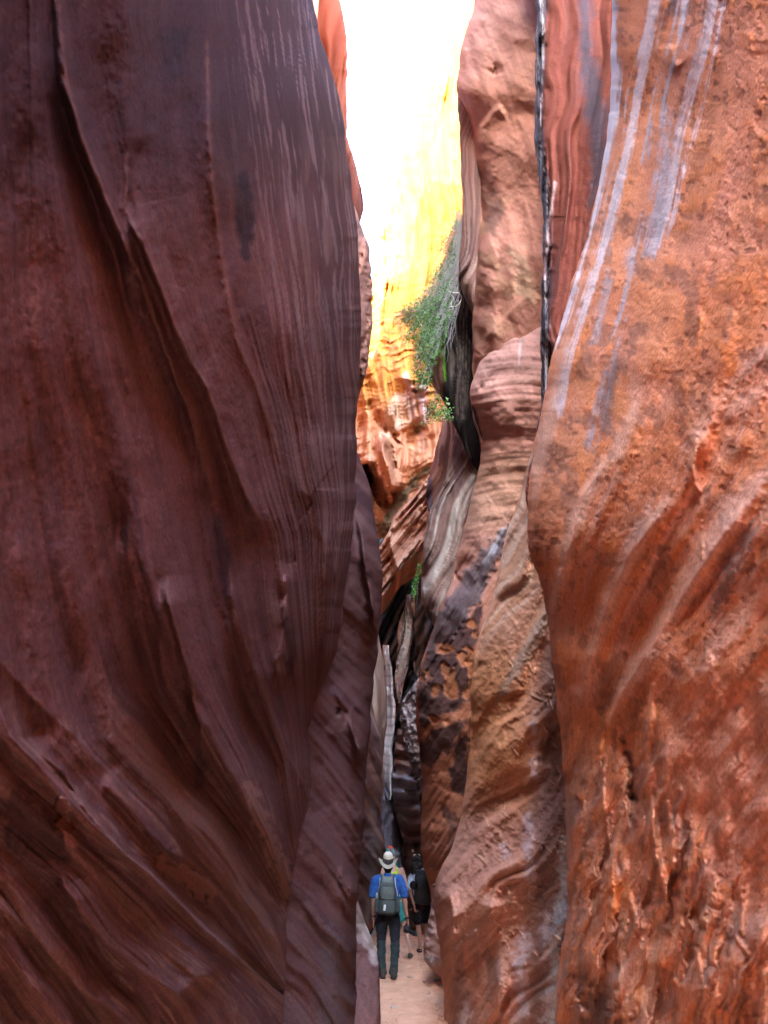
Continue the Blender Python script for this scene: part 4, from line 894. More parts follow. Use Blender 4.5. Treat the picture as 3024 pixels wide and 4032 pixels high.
# ------------------------------------------------------------------ hiker in the cream hat
def gz(x, y): return float(ground_z(np.array([float(x)]), np.array([float(y)]))[0])
def hiker_hat():
    X, Y = .065, 13.8; Z = gz(X, Y)
    hd, R = head_chains(.0, .02, 1.585, 0, .12)
    arms_l = [(-.175, 0, 1.40, .050, .052), (-.215, -.005, 1.28, .046, .05), (-.232, -.01, 1.12, .040, .042), (-.235, .0, .98, .036, .036), (-.232, .03, .85, .028, .026), (-.225, .045, .80, .024, .021)]
    arms_r = [(.175, 0, 1.40, .050, .052), (.225, -.005, 1.28, .046, .05), (.255, -.01, 1.12, .040, .042), (.275, .0, .98, .036, .036), (.30, .03, .85, .028, .026), (.305, .04, .80, .024, .021)]
    legs = [[(-.095, 0, .90, .085, .09), (-.105, 0, .65, .066, .07), (-.11, .0, .48, .052, .056), (-.105, -.01, .33, .052, .054), (-.08, 0, .08, .036, .04)],
            [(.095, 0, .90, .085, .09), (.105, 0, .65, .066, .07), (.11, .0, .48, .052, .056), (.105, -.01, .33, .052, .054), (.08, 0, .08, .036, .04)]]
    torso = [(0, 0, .88, .155, .10), (0, 0, 1.02, .145, .095), (0, 0, 1.22, .165, .105), (0, 0, 1.36, .17, .09), (0, 0, 1.43, .09, .065), (0, 0, 1.47, .056, .056), (0, .01, 1.53, .052, .055)]
    ch = [torso, arms_l, arms_r] + legs + hd
    ch += hand((-.222, .05, .79), (-.03, .12, -1), (.35, 1, 0), .55, 1.0, back=(-1, 0, 0)) + hand((.308, .045, .79), (.05, .1, -1), (-.4, 1, 0), .9, 1.0, back=(1, 0, 0))
    p = skin_mesh('person', ch, SKIN, .007); p.location = (X, Y, Z)
    tag(p, 'person in cream brimmed hat and blue T-shirt seen from behind', 'person', 'hikers walking up the canyon')
    eyes(R, 1, p)
    skin_mesh('hair', [[(0, -.015, 1.56, .080, .085), (0, -.02, 1.60, .083, .098), (0, -.01, 1.64, .082, .098)], [(0, -.05, 1.50, .055, .03), (0, -.05, 1.56, .065, .045)]], HAIR, .008, p)
    # shirt: torso, yoke and two sleeves that end above the elbow
    skin_mesh('shirt', [[(0, 0, .93, .172, .118), (0, 0, 1.05, .168, .115), (0, 0, 1.22, .182, .122), (0, 0, 1.35, .19, .112), (0, 0, 1.415, .12, .085), (0, .0, 1.44, .075, .072)],
                        [(-.10, 0, 1.40, .055, .07), (-.185, 0, 1.385, .068, .072), (-.225, -.005, 1.28, .068, .07), (-.243, -.01, 1.16, .066, .066)],
                        [(.10, 0, 1.40, .055, .07), (.185, 0, 1.385, .068, .072), (.235, -.005, 1.28, .068, .07), (.265, -.01, 1.16, .066, .066)]], BLUE, .009, p, .006, 3)
    skin_mesh('trousers', [[(0, 0, .84, .165, .12), (0, 0, .93, .172, .12), (0, 0, .985, .170, .118)]] + [[(s * .09, 0, .86, .098, .112), (s * .105, .0, .68, .088, .092), (s * .112, 0, .52, .074, .078)] for s in (-1, 1)], BLACKC, .009, p, .005, 5)
    skin_mesh('trouser_leg', [[(-.112, 0, .50, .073, .077), (-.106, -.01, .34, .068, .07), (-.088, 0, .16, .064, .066), (-.078, 0, .085, .066, .072)]], DGREEN, .008, p, .008, 6)
    skin_mesh('trouser_leg', [[(.112, 0, .50, .073, .077), (.106, -.01, .34, .068, .07), (.088, 0, .16, .064, .066), (.078, 0, .085, .066, .072)]], DGREEN, .008, p, .008, 9)
    for s in (-1, 1):
        b = skin_mesh('boot', [[(s * .078, -.045, .052, .046, .045), (s * .085, .03, .048, .048, .040), (s * .10, .12, .038, .046, .030), (s * .108, .18, .032, .038, .024)], [(s * .08, -.02, .06, .045, .055), (s * .08, -.015, .13, .048, .056)]], BOOT, .008, p, .002)
        skin_mesh('sole', [[(s * .078, -.055, .014, .048, .014), (s * .09, .06, .014, .050, .014), (s * .108, .19, .014, .042, .014)]], SOLE, .007, b)
    # hat: a crown and a brim curled up at both sides
    bm = bmesh.new(); n = 48; prof = []
    for k in range(16):
        t = k / 15; r = .082 + .082 * t
        ring = []
        for j in range(n):
            a = 2 * math.pi * j / n; c, s_ = math.cos(a), math.sin(a)
            up = .062 * (abs(c) ** 2.2) * t ** 1.6 - .045 * (abs(s_) ** 2) * t ** 1.3 - .012 * t
            ring.append(bm.verts.new((r * c * (1 - .06 * t), r * s_ * 1.08 - .0, up)))
        prof.append(ring)
    for a, b in zip(prof, prof[1:]):
        for j in range(n): bm.faces.new((a[j], a[(j + 1) % n], b[(j + 1) % n], b[j]))
    bmesh.ops.solidify(bm, geom=bm.faces[:], thickness=.005)
    me = bpy.data.meshes.new('hat_brim'); bm.to_mesh(me); bm.free(); me.materials.append(STRAW); me.polygons.foreach_set('use_smooth', np.ones(len(me.polygons), bool))
    hat = skin_mesh('hat', [[(0, 0, -.012, .084, .096), (0, 0, .05, .082, .094), (0, 0, .088, .078, .088)]], STRAW, .006, p, 0, smooth=1)
    hat.location = (0, -.005, 1.645); hat.rotation_euler = (.30, 0.03, 0)
    link('hat_brim', me, hat)
    skin_mesh('hat_band', [[(0, 0, -.005, .087, .099), (0, 0, .045, .0855, .0975)]], BAND, .006, hat, 0, smooth=1)
    tube('watch', [(-.232 + .032 * math.cos(a), .03 + .030 * math.sin(a), .855, .009) for a in [k * math.pi / 5 for k in range(11)]], BLK, p)
    tube('wrist_strap', [(.303 + .040 * math.cos(a), .035 + .036 * math.sin(a), .83 + .01 * math.cos(a), .012) for a in [k * math.pi / 5 for k in range(11)]], BLK, p)
    # backpack: worn, a thing of its own
    bp = bpy.data.objects.new('backpack', None); sc.collection.objects.link(bp); bp.location = (X - .01, Y - .13, Z + .88)
    tag(bp, 'grey green hiking backpack with a pale lid and side pockets worn over a blue T-shirt', 'backpack')
    soft_box('main_bag', (0, -.07, .235), (.29, .20, .47), PACKD, bp, None, .22, .12, lump=.03, seed=2)
    soft_box('lid', (0, -.06, .445), (.225, .17, .20), PACKG, bp, None, .30, .16, lump=.03, seed=3)
    soft_box('front_pocket', (0, -.17, .30), (.235, .08, .20), PACKG if 0 else mat('mid_green_nylon', (.085, .11, .098), .7, .3, 30, .2), bp, None, .38, .05, lump=.04, seed=4)
    soft_box('lower_pocket', (.005, -.175, .12), (.22, .07, .20), PACKD, bp, None, .28, lump=.03, seed=5)
    for s in (-1, 1):
        sp = soft_box('side_pocket', (s * .165, -.05, .13), (.075, .13, .21), PACKD, bp, None, .3, lump=.04, seed=6)
        tube('strap', [(s * .055, -.02, .50, .024, .008), (s * .085, .03, .565, .026, .008), (s * .10, .12, .585, .026, .008), (s * .105, .23, .53, .026, .008), (s * .11, .27, .40, .022, .008), (s * .14, .22, .22, .012, .006), (s * .15, .05, .10, .012, .006)], PACKG, bp)
        tube('piping', [(s * .118, -.13, .53, .006), (s * .128, -.15, .42, .006), (s * .150, -.14, .34, .006), (s * .158, -.13, .27, .005)], WHITE if s > 0 else MET, bp)
    tube('grab_loop', [(-.035, -.02, .53, .008), (-.03, -.01, .575, .008), (.0, -.005, .59, .008), (.03, -.01, .575, .008), (.035, -.02, .53, .008)], BLUE, bp)
    tube('hip_belt', [(-.15, -.02, .03, .018, .03), (-.17, .12, .03, .018, .03), (-.12, .24, .02, .012, .024), (0, .27, .02, .012, .022), (.12, .24, .02, .012, .024), (.17, .12, .03, .018, .03), (.15, -.02, .03, .018, .03)], PACKD, bp)
    tube('compression_strap', [(-.13, -.12, .235, .006), (-.02, -.215, .228, .005), (.1, -.19, .236, .006), (.14, -.10, .24, .006)], PACKG, bp)
    soft_box('name_tag', (-.045, -.225, .11), (.034, .012, .085), WHITE, bp, (0, .14, 0), .25)
    soft_box('bottle', (-.165, -.06, .265), (.045, .045, .10), MET, bp, None, .3)
    # camera hanging from the right hand
    cm = bpy.data.objects.new('camera_body', None); cm.name = 'photo_camera'; sc.collection.objects.link(cm); cm.location = (X + .325, Y + .07, Z + .66); cm.rotation_euler = (math.radians(-20), math.radians(28), math.radians(0))
    tag(cm, 'black camera with stubby lens in the right hand of the hat wearer', 'camera')
    soft_box('body', (-.03, 0, 0), (.075, .135, .095), BLK, cm, None, .14)
    soft_box('viewfinder', (-.02, .0, .058), (.045, .055, .035), BLK, cm, None, .2)
    tube('lens', [(.005, 0, -.005, .034), (.04, 0, -.005, .035), (.07, 0, -.005, .032), (.11, 0, -.005, .037)], BLK, cm, n=20, k=2)
    tube('lens_glass', [(.135, 0, -.005, .029), (.139, 0, -.005, .028)], GLS, cm, n=20, k=1)
    soft_box('hand_strap', (-.075, 0, .03), (.012, .03, .10), BLK, cm, None, .3)
    # folded tripod hanging from the left hand
    tp = bpy.data.objects.new('tripod', None); sc.collection.objects.link(tp); tp.location = (X - .20, Y + .06, Z + .74); tp.rotation_euler = (math.radians(10), math.radians(28), 0)
    tag(tp, 'dark folded tripod carried low in the left hand of the hiker in the cream hat', 'tripod')
    for k, (ax, ay) in enumerate(((.022, 0), (-.012, .02), (-.012, -.02))):
        lg = tube('leg', [(ax, ay, .16, .020), (ax, ay, -.18, .019)], BLK if k else MET, tp, k=1); tube('lower_leg', [(ax * 1.05, ay * 1.05, -.18, .015), (ax * 1.1, ay * 1.1, -.32, .013)], MET, lg, k=1); tube('foot', [(ax * 1.1, ay * 1.1, -.345, .013), (ax * 1.1, ay * 1.1, -.365, .013)], BLK, lg, k=1)
    tube('centre_column', [(0, 0, .12, .012), (0, 0, .24, .012)], BLK, tp, k=1); soft_box('head', (0, 0, .27), (.05, .05, .06), BLK, tp, None, .2)
hiker_hat()

def hiker_long_hair():
    X, Y = .735, 17.0; Z = gz(.5, Y) + .01
    hd, R = head_chains(-.07, .0, 1.575, -.25, 0, .97)
    ch = [[(0, 0, .86, .150, .105), (0, 0, 1.0, .13, .09), (-.01, 0, 1.2, .145, .10), (-.02, 0, 1.32, .15, .085), (-.03, 0, 1.40, .08, .06), (-.05, 0, 1.45, .046, .048), (-.06, .0, 1.52, .045, .048)],
          [(-.165, 0, 1.34, .042, .045), (-.215, -.01, 1.18, .036, .040), (-.205, -.04, 1.02, .032, .034), (-.165, -.06, .90, .026, .026), (-.135, -.08, .80, .021, .020)],
          [(.15, 0, 1.34, .042, .045), (.19, .0, 1.18, .036, .040), (.20, .03, 1.02, .032, .034), (.20, .08, .88, .022, .022)],
          [(-.07, 0, .84, .085, .095), (-.075, .03, .62, .068, .072), (-.07, .05, .46, .046, .052), (-.055, .03, .33, .050, .054), (-.045, .02, .20, .036, .038), (-.04, .01, .07, .028, .032)],
          [(.08, 0, .84, .085, .095), (.085, .0, .62, .066, .070), (.085, -.02, .46, .046, .050), (.085, -.10, .34, .046, .050), (.08, -.16, .25, .034, .036), (.075, -.22, .16, .026, .03)]] + hd
    ch += hand((-.13, -.085, .79), (.25, -.25, -1), (.7, .5, 0), .8, .92, back=(-1, 0, 0)) + hand((.20, .09, .86), (0, .2, -1), (-1, .3, 0), .6, .92, back=(1, 0, 0))
    ch += [[(-.045, -.02, .045, .030, .030), (-.06, .08, .032, .036, .022), (-.075, .15, .026, .034, .016)], [(.075, -.235, .15, .028, .028), (.07, -.20, .06, .033, .022), (.07, -.17, .03, .03, .016)]]
    p = skin_mesh('person', ch, SKIN2, .007); p.location = (X, Y, Z); p.rotation_euler = (0, 0, math.radians(-4))
    tag(p, 'person with long dark curly hair, shorts and sandals beside the right wall', 'person', 'hikers walking up the canyon')
    eyes(R, .97, p)
    rg = random.Random(8); curls = []
    for k in range(70):
        a = rg.uniform(0, 2 * math.pi); x0 = -.07 + .085 * math.cos(a); y0 = -.02 + .09 * math.sin(a)
        if math.sin(a) > .6: continue
        zz = rg.uniform(1.58, 1.70); c = []
        for j in range(5): c.append((x0 * (1) + .02 * math.sin(j * 2.1 + k) + (x0 + .07) * .25 * j / 4, y0 + .02 * math.cos(j * 2.3 + k) - .01 * j, zz - j * rg.uniform(.05, .065), .016, .016))
        curls.append(c)
    hair = skin_mesh('hair', [[(-.07, -.02, 1.46, .10, .075), (-.07, -.02, 1.56, .11, .10), (-.07, -.005, 1.64, .098, .105), (-.07, .0, 1.68, .06, .07)]] + curls, HAIR, .009, p, .003, 4, smooth=1)
    tube('sunglasses', [(-.145, .04, 1.70, .007), (-.11, .075, 1.715, .018, .010), (-.07, .085, 1.712, .006), (-.03, .075, 1.715, .018, .010), (.005, .04, 1.70, .007)], STRAW, p)
    skin_mesh('shirt', [[(0, 0, .98, .15, .105), (-.005, 0, 1.15, .155, .112), (-.015, 0, 1.30, .165, .10), (-.03, 0, 1.375, .10, .075)], [(-.08, 0, 1.34, .05, .065), (-.17, 0, 1.325, .062, .066), (-.22, -.005, 1.22, .064, .068), (-.232, -.02, 1.12, .062, .064)],
                        [(.08, 0, 1.34, .05, .065), (.155, 0, 1.325, .060, .064), (.195, 0, 1.22, .062, .066), (.205, 0, 1.13, .06, .062)]], LBLUE, .009, p, .006, 13)
    sh = skin_mesh('shorts', [[(0, 0, .80, .165, .125), (0, 0, .92, .165, .122), (0, 0, 1.02, .145, .105)], [(-.075, .01, .80, .100, .115), (-.08, .03, .62, .100, .105), (-.085, .03, .55, .105, .105)], [(.085, 0, .80, .098, .115), (.09, 0, .62, .098, .10), (.09, -.01, .56, .10, .10)]], BLACKC, .009, p, .010, 15)
    soft_box('patch', (.02, -.128, .84), (.10, .02, .16), MAROON, sh, None, .3)
    for pts, f in (([(-.045, -.045, .012, .038, .012), (-.062, .07, .012, .044, .012), (-.078, .17, .012, .038, .012)], 0), ([(.075, -.262, .15, .036, .012), (.07, -.225, .06, .042, .012), (.07, -.185, .012, .034, .012)], 1)):
        s = skin_mesh('sandal', [pts], SOLE, .007, p)
        if not f:
            tube('strap', [(-.088, .0, .02, .009), (-.05, .02, .075, .010), (-.01, -.0, .02, .009)], BOOT, s); tube('strap', [(-.105, .10, .02, .009), (-.07, .09, .06, .010), (-.03, .11, .02, .009)], BOOT, s); tube('strap', [(-.075, -.04, .05, .007), (-.045, -.055, .06, .007), (-.012, -.03, .05, .007)], BOOT, s)
        else: tube('strap', [(.035, -.24, .12, .009), (.075, -.20, .13, .010), (.11, -.24, .12, .009)], BOOT, s)
    bp = bpy.data.objects.new('backpack', None); sc.collection.objects.link(bp); bp.location = (X + .02, Y - .12, Z + .86); bp.rotation_euler = (0, math.radians(3), 0)
    tag(bp, 'large black backpack worn by the walker with long curly hair', 'backpack')
    soft_box('main_bag', (0, -.09, .27), (.35, .25, .60), PACKB, bp, None, .24, .04, lump=.04, seed=12)
    soft_box('lid', (-.01, -.09, .53), (.31, .24, .12), PACKB, bp, None, .35, .05, lump=.05, seed=13)
    soft_box('front_pocket', (-.02, -.22, .34), (.22, .09, .28), PACKB, bp, None, .35, lump=.05, seed=14)
    for q in ((-.03, -.14, .585), (.015, -.16, .57), (.12, -.14, .58)): soft_box('buckle', q, (.045, .03, .055), WHITE, bp, (0, .5, 0), .35)
    for s in (-1, 1): tube('strap', [(s * .07, .0, .52, .024, .008), (s * .10, .08, .56, .026, .008), (s * .105, .21, .50, .026, .008), (s * .12, .24, .38, .022, .008), (s * .15, .10, .12, .012, .006)], PACKB, bp)
    pc = tube('round_pouch', [(-.195, -.20, .30, .078), (-.195, -.235, .30, .078)], BLK, bp, n=20, k=1)
    soft_box('badge', (-.165, -.262, .285), (.055, .012, .06), WHITE, pc, None, .35); soft_box('badge_print', (-.16, -.27, .272), (.04, .01, .028), YEL, pc, None, .3)
    soft_box('webbing', (-.03, -.235, .43), (.012, .012, .20), MET if 0 else PACKD, bp, None, .3)
hiker_long_hair()

def hiker_lime():
    X, Y = .165, 16.1; Z = gz(X, Y) + .01
    hd, R = head_chains(.0, .0, 1.665, -1.0, -.1, 1.0)
    ch = [[(0, 0, .93, .15, .10), (0, 0, 1.08, .135, .09), (0, 0, 1.28, .16, .10), (0, 0, 1.42, .165, .088), (0, 0, 1.49, .085, .062), (0, 0, 1.54, .05, .05), (0, 0, 1.60, .048, .05)],
          [(-.17, 0, 1.44, .048, .05), (-.215, 0, 1.28, .040, .044), (-.225, .03, 1.12, .035, .037), (-.20, .12, 1.0, .027, .027), (-.17, .19, .96, .022, .02)],
          [(.17, 0, 1.44, .048, .05), (.225, 0, 1.28, .040, .044), (.25, .03, 1.12, .035, .037), (.25, .10, .98, .027, .027), (.25, .15, .93, .022, .02)],
          [(-.08, 0, .88, .085, .095), (-.09, .05, .68, .07, .075), (-.05, .10, .50, .050, .056), (-.02, .08, .34, .052, .058), (.0, .05, .20, .036, .04), (.01, .06, .08, .030, .034)],
          [(.10, 0, .88, .085, .095), (.16, -.02, .68, .070, .075), (.22, -.06, .50, .048, .054), (.255, -.10, .36, .046, .050), (.285, -.14, .22, .032, .034), (.30, -.15, .08, .026, .030)],
          [(.30, -.18, .045, .028, .028), (.315, -.09, .032, .034, .022), (.33, -.02, .026, .032, .016)], [(.01, .03, .045, .028, .028), (.0, .12, .032, .034, .022), (-.01, .19, .026, .032, .016)]] + hd
    ch += hand((-.168, .195, .955), (.4, .8, -.3), (0, .3, 1), .8, .98, back=(-1, 0, 0)) + hand((.25, .155, .925), (0, .6, -.8), (-1, 0, .2), .8, .98, back=(1, 0, 0))
    p = skin_mesh('person', ch, SKIN2, .007); p.location = (X, Y, Z)
    tag(p, 'person in lime green tank top and grey cap behind the cream hat', 'person', 'hikers walking up the canyon')
    eyes(R, 1, p)
    skin_mesh('tank_top', [[(0, 0, .98, .155, .112), (0, 0, 1.1, .145, .105), (0, 0, 1.28, .168, .112), (0, 0, 1.38, .15, .10)], [(-.075, 0, 1.36, .05, .09), (-.078, 0, 1.455, .038, .085)], [(.075, 0, 1.36, .05, .09), (.078, 0, 1.455, .038, .085)]], LIME, .009, p, .005, 21)
    skin_mesh('shorts', [[(0, 0, .86, .16, .12), (0, 0, .98, .158, .115)], [(-.085, .02, .86, .096, .11), (-.09, .05, .68, .095, .10), (-.08, .06, .62, .095, .10)], [(.10, 0, .86, .096, .11), (.15, -.02, .70, .095, .10), (.175, -.03, .62, .095, .10)]], TEAL, .009, p, .008, 22)
    cap = skin_mesh('cap', [[(0, 0, 1.69, .088, .098), (0, 0, 1.735, .084, .094), (0, 0, 1.765, .062, .07)]], GREY, .007, p, .001)
    tube('cap_brim', [(.03, .04, 1.705, .05, .007), (.075, .065, 1.70, .062, .007), (.125, .09, 1.69, .045, .006)], GREY, cap)
    tube('sunglasses', [(.05, .09, 1.675, .016, .012), (.085, .05, 1.675, .012), (.09, .0, 1.675, .006)], BLK, p)
    for a, b, c in (((.30, -.19, .014), (.315, -.08, .014), (.332, .0, .014)), ((.01, .02, .014), (.0, .13, .014), (-.012, .21, .014))):
        sh = skin_mesh('shoe', [[a + (.040, .014), b + (.045, .014), c + (.038, .014)], [(a[0], a[1] + .01, .05, .038, .038), (b[0], b[1], .045, .042, .032), (c[0], c[1] - .01, .035, .035, .02)]], BOOT if a[0] > .1 else BLK, .007, p)
    tube('sock', [(.002, .06, .06, .036), (.0, .05, .17, .038), (.0, .055, .22, .040)], WHITE, p)
hiker_lime()

def hiker_far():
    X, Y = .12, 20.6; Z = gz(X, Y)
    hd, R = head_chains(0, 0, 1.66, 0, 0)
    ch = [[(0, 0, .92, .15, .10), (0, 0, 1.08, .14, .09), (0, 0, 1.28, .16, .10), (0, 0, 1.42, .165, .088), (0, 0, 1.49, .085, .062), (0, 0, 1.58, .05, .05)],
          [(-.17, 0, 1.44, .048, .05), (-.21, 0, 1.25, .04, .044), (-.22, .03, 1.1, .035, .037), (-.21, .08, .95, .025, .025)], [(.17, 0, 1.44, .048, .05), (.21, 0, 1.25, .04, .044), (.22, .03, 1.1, .035, .037), (.21, .08, .95, .025, .025)],
          [(-.08, 0, .88, .085, .095), (-.09, .02, .48, .052, .056), (-.09, 0, .08, .034, .04)], [(.08, 0, .88, .085, .095), (.09, .02, .48, .052, .056), (.09, 0, .08, .034, .04)]] + hd + hand((-.21, .085, .94), (0, .1, -1), (0, 1, 0), .5) + hand((.21, .085, .94), (0, .1, -1), (0, 1, 0), .5)
    p = skin_mesh('person', ch, SKIN, .009); p.location = (X, Y, Z + .12)
    tag(p, 'farthest person, only a teal hood and red cap showing above the grey cap', 'person', 'hikers walking up the canyon')
    skin_mesh('shirt', [[(0, 0, .95, .165, .115), (0, 0, 1.2, .17, .115), (0, 0, 1.38, .18, .10), (0, 0, 1.46, .10, .08)], [(-.17, 0, 1.42, .06, .065), (-.215, 0, 1.22, .055, .06), (-.225, .03, 1.0, .045, .05)], [(.17, 0, 1.42, .06, .065), (.215, 0, 1.22, .055, .06), (.225, .03, 1.0, .045, .05)]], TEAL, .01, p, .006, 31)
    skin_mesh('hood', [[(0, -.03, 1.52, .10, .08), (-.02, -.035, 1.60, .105, .09), (-.025, -.03, 1.68, .095, .095), (-.025, -.02, 1.73, .06, .07)]], TEAL, .01, p, .008, 32)
    skin_mesh('cap', [[(.035, .0, 1.71, .085, .095), (.03, .0, 1.765, .075, .085)]], RED, .008, p, .003)
    skin_mesh('trousers', [[(0, 0, .86, .16, .115), (0, 0, .98, .155, .11)], [(-.085, 0, .86, .095, .11), (-.09, .02, .48, .08, .085), (-.09, 0, .1, .07, .075)], [(.085, 0, .86, .095, .11), (.09, .02, .48, .08, .085), (.09, 0, .1, .07, .075)]], BLACKC, .01, p, .006, 33)
    for s in (-1, 1): skin_mesh('shoe', [[(s * .09, -.04, .04, .042, .036), (s * .09, .06, .04, .046, .034), (s * .09, .17, .03, .04, .024)]], BOOT, .009, p)
hiker_far()

# ------------------------------------------------------------------ plants
LEAFM = [mat('bright_leaf', (.13, .36, .04), .6, var=.25), mat('green_leaf', (.06, .22, .045), .6, var=.3), mat('pale_leaf', (.30, .50, .22), .6, var=.2)]
TWIG = mat('grey_twig', (.26, .25, .25), .8, var=.25); TWIGR = mat('reddish_twig', (.36, .18, .10), .8, var=.25); ROOTM = mat('pale_root', (.72, .66, .62), .8)
def wpt(px, py, Y):
    a = at_y(np.array([float(px)]), np.array([float(py)]), np.array([float(Y)])); return Vector((float(a[0][0]), float(a[1][0]), float(a[2][0])))
def strands_mesh(name, paths, m, parent, r0, r1):
    vs, fs = [], []
    for P in paths:
        b = len(vs); n = len(P)
        for i, p in enumerate(P):
            r = r0 + (r1 - r0) * i / (n - 1); t = (P[min(i + 1, n - 1)] - P[max(i - 1, 0)]).normalized(); s = t.orthogonal().normalized(); u = t.cross(s)
            for j in range(3): vs.append(p + (s * math.cos(j * 2.094) + u * math.sin(j * 2.094)) * r)
        for i in range(n - 1):
            for j in range(3): fs.append((b + i * 3 + j, b + i * 3 + (j + 1) % 3, b + i * 3 + 3 + (j + 1) % 3, b + i * 3 + 3 + j))
    me = bpy.data.meshes.new(name); me.from_pydata([tuple(v) for v in vs], [], fs); me.update(); me.materials.append(m); return link(name, me, parent)
def leaves_mesh(name, pts, parent, rg, size):
    vs, fs, mi = [], [], []
    for p, s in pts:
        a = Vector((rg.gauss(0, 1), rg.gauss(0, 1), rg.gauss(0, 1))).normalized(); b = a.orthogonal().normalized(); b.rotate(Matrix.Rotation(rg.uniform(0, 6.28), 3, a)); L = size * s * rg.uniform(.6, 1.3); n = b.cross(a) * L * .12
        k = len(vs); vs += [p - a * L * .5, p + b * L * .28 + n, p + a * L * .5, p - b * L * .28 + n]; fs.append((k, k + 1, k + 2, k + 3)); mi.append(rg.choice((0, 1, 1, 2, 0)))
    me = bpy.data.meshes.new(name); me.from_pydata([tuple(v) for v in vs], [], fs); me.update()
    for m in LEAFM: me.materials.append(m)
    me.polygons.foreach_set('material_index', np.array(mi, np.int32)); return link(name, me, parent)
def strand(a, b, rg, sag=.3, wig=.05, n=9):
    mid = a.lerp(b, .5) + Vector((rg.gauss(0, .06), rg.gauss(0, .05), -sag * (a - b).length * .15)); P = []; ph = rg.uniform(0, 6)
    for i in range(n):
        t = i / (n - 1); p = a.lerp(mid, t).lerp(mid.lerp(b, t), t); w = wig * math.sin(math.pi * t)
        P.append(p + Vector((math.sin(t * 9 + ph) * w + rg.gauss(0, w * .3), rg.gauss(0, w * .5), math.cos(t * 7 + ph) * w * .6)))
    return P
def shrub():
    rg = random.Random(77)
    root = bpy.data.objects.new('hanging_shrub', None); sc.collection.objects.link(root); root.location = wpt(1820, 900, 14.9)
    inv = root.location.copy()
    tag(root, 'green shrub with tangled grey twigs hanging beside the black stained rock', 'shrub')
    W = lambda px, py, Y=None: wpt(px, py, Y or rg.uniform(14.5, 15.3)) - inv
    blobs = [(1655, 1290, 62, 60, 60), (1720, 1230, 60, 60, 42), (1690, 1360, 55, 60, 55), (1630, 1250, 45, 35, 22), (1740, 1120, 40, 60, 22), (1775, 1010, 28, 60, 12), (1665, 1430, 42, 50, 34), (1600, 1240, 35, 35, 10), (1665, 1490, 30, 40, 16), (1790, 930, 20, 50, 7), (1615, 1340, 35, 40, 10)]
    paths, lv, red = [], [], []
    for cx, cy_, rx, ry, n in blobs:
        for k in range(n):
            a = rg.uniform(0, 6.283); r = math.sqrt(rg.random()); ex, ey = cx + rx * r * math.cos(a), cy_ + ry * r * math.sin(a)
            t = rg.random(); sx, sy = 1822 - 40 * t + rg.gauss(0, 6), 840 + 330 * t
            if sy > ey - 60: sy = ey - rg.uniform(80, 260); sx = min(1822, ex + (ey - sy) * .6)
            P = strand(W(sx, sy), W(ex, ey), rg, .3, .06); paths.append(P)
            for q in range(rg.randint(40, 66)):
                p = P[-1 - int(min(8, abs(rg.gauss(0, 2.2))))]; lv.append((p + Vector((rg.gauss(0, .045), rg.gauss(0, .08), rg.gauss(0, .045))), 1))
    for k in range(110):                                             # bare grey tangle
        sx, sy = 1822 - rg.random() * 30, rg.uniform(820, 1120); paths.append(strand(W(sx, sy), W(sx - rg.uniform(10, 90), sy + rg.uniform(120, 330)), rg, .2, .08))
    for k in range(44):
        a = rg.uniform(math.radians(150), math.radians(230)); red.append(strand(W(1640, 1225), W(1640 + 100 * math.cos(a) * rg.uniform(.5, 1), 1225 - 90 * math.sin(a) * rg.uniform(.3, 1) + 20), rg, .1, .03, 6))
    for k in range(26):
        sx, sy = rg.uniform(1770, 1815), rg.uniform(880, 1000); red.append(strand(W(sx, sy), W(sx - rg.uniform(40, 130), sy + rg.uniform(-40, 150)), rg, .3, .05, 8))
    strands_mesh('branches', paths, TWIG, root, .007, .004); strands_mesh('dry_twigs', red[:44], TWIGR, root, .009, .005); strands_mesh('dry_stems', red[44:], TWIGR, root, .009, .005)
    leaves_mesh('foliage', lv, root, rg, .05)
    vine = [(W(1757 + rg.gauss(0, 3), yy, 14.75), 1) for yy in range(1170, 1330) for _ in (0, 1)]; leaves_mesh('trailing_stem', vine, root, rg, .05)
    tube('root', [tuple(W(x, y, 14.6)) + (.012,) for x, y in ((1760, 1138), (1775, 1150), (1808, 1153))], ROOTM, root, n=6)
    tube('root', [tuple(W(x, y, 14.6)) + (.007,) for x, y in ((1808, 1155), (1817, 1170), (1812, 1190), (1795, 1205), (1770, 1208))], ROOTM, root, n=6)
    tube('root', [tuple(W(x, y, 14.6)) + (.005,) for x, y in ((1772, 1155), (1788, 1175), (1775, 1195), (1785, 1215), (1765, 1222))], ROOTM, root, n=6)
    r2 = bpy.data.objects.new('hanging_fern', None); sc.collection.objects.link(r2); r2.location = wpt(1690, 1540, 15.6); inv2 = r2.location.copy()
    tag(r2, 'small yellow green plant trailing under the tip of the rock fin', 'fern')
    W2 = lambda px, py: wpt(px, py, rg.uniform(15.3, 15.8)) - inv2
    pp, ll = [], []
    for (sx, sy, ex, ey) in ((1700, 1500, 1640, 1480), (1702, 1510, 1650, 1500), (1715, 1530, 1700, 1660), (1715, 1535, 1665, 1670), (1720, 1540, 1740, 1640), (1690, 1480, 1625, 1470), (1730, 1560, 1758, 1630), (1715, 1550, 1690, 1640), (1740, 1600, 1720, 1640), (1752, 1610, 1765, 1650)):
        for k in range(2):
            P = strand(W2(sx, sy), W2(ex + rg.gauss(0, 6), ey + rg.gauss(0, 6)), rg, .4, .05); pp.append(P)
            for q in range(34): ll.append((P[rg.randint(2, 8)] + Vector((rg.gauss(0, .05), rg.gauss(0, .05), rg.gauss(0, .05))), 1))
    strands_mesh('stems', pp, TWIG, r2, .005, .002); leaves_mesh('leaves', ll, r2, rg, .07)
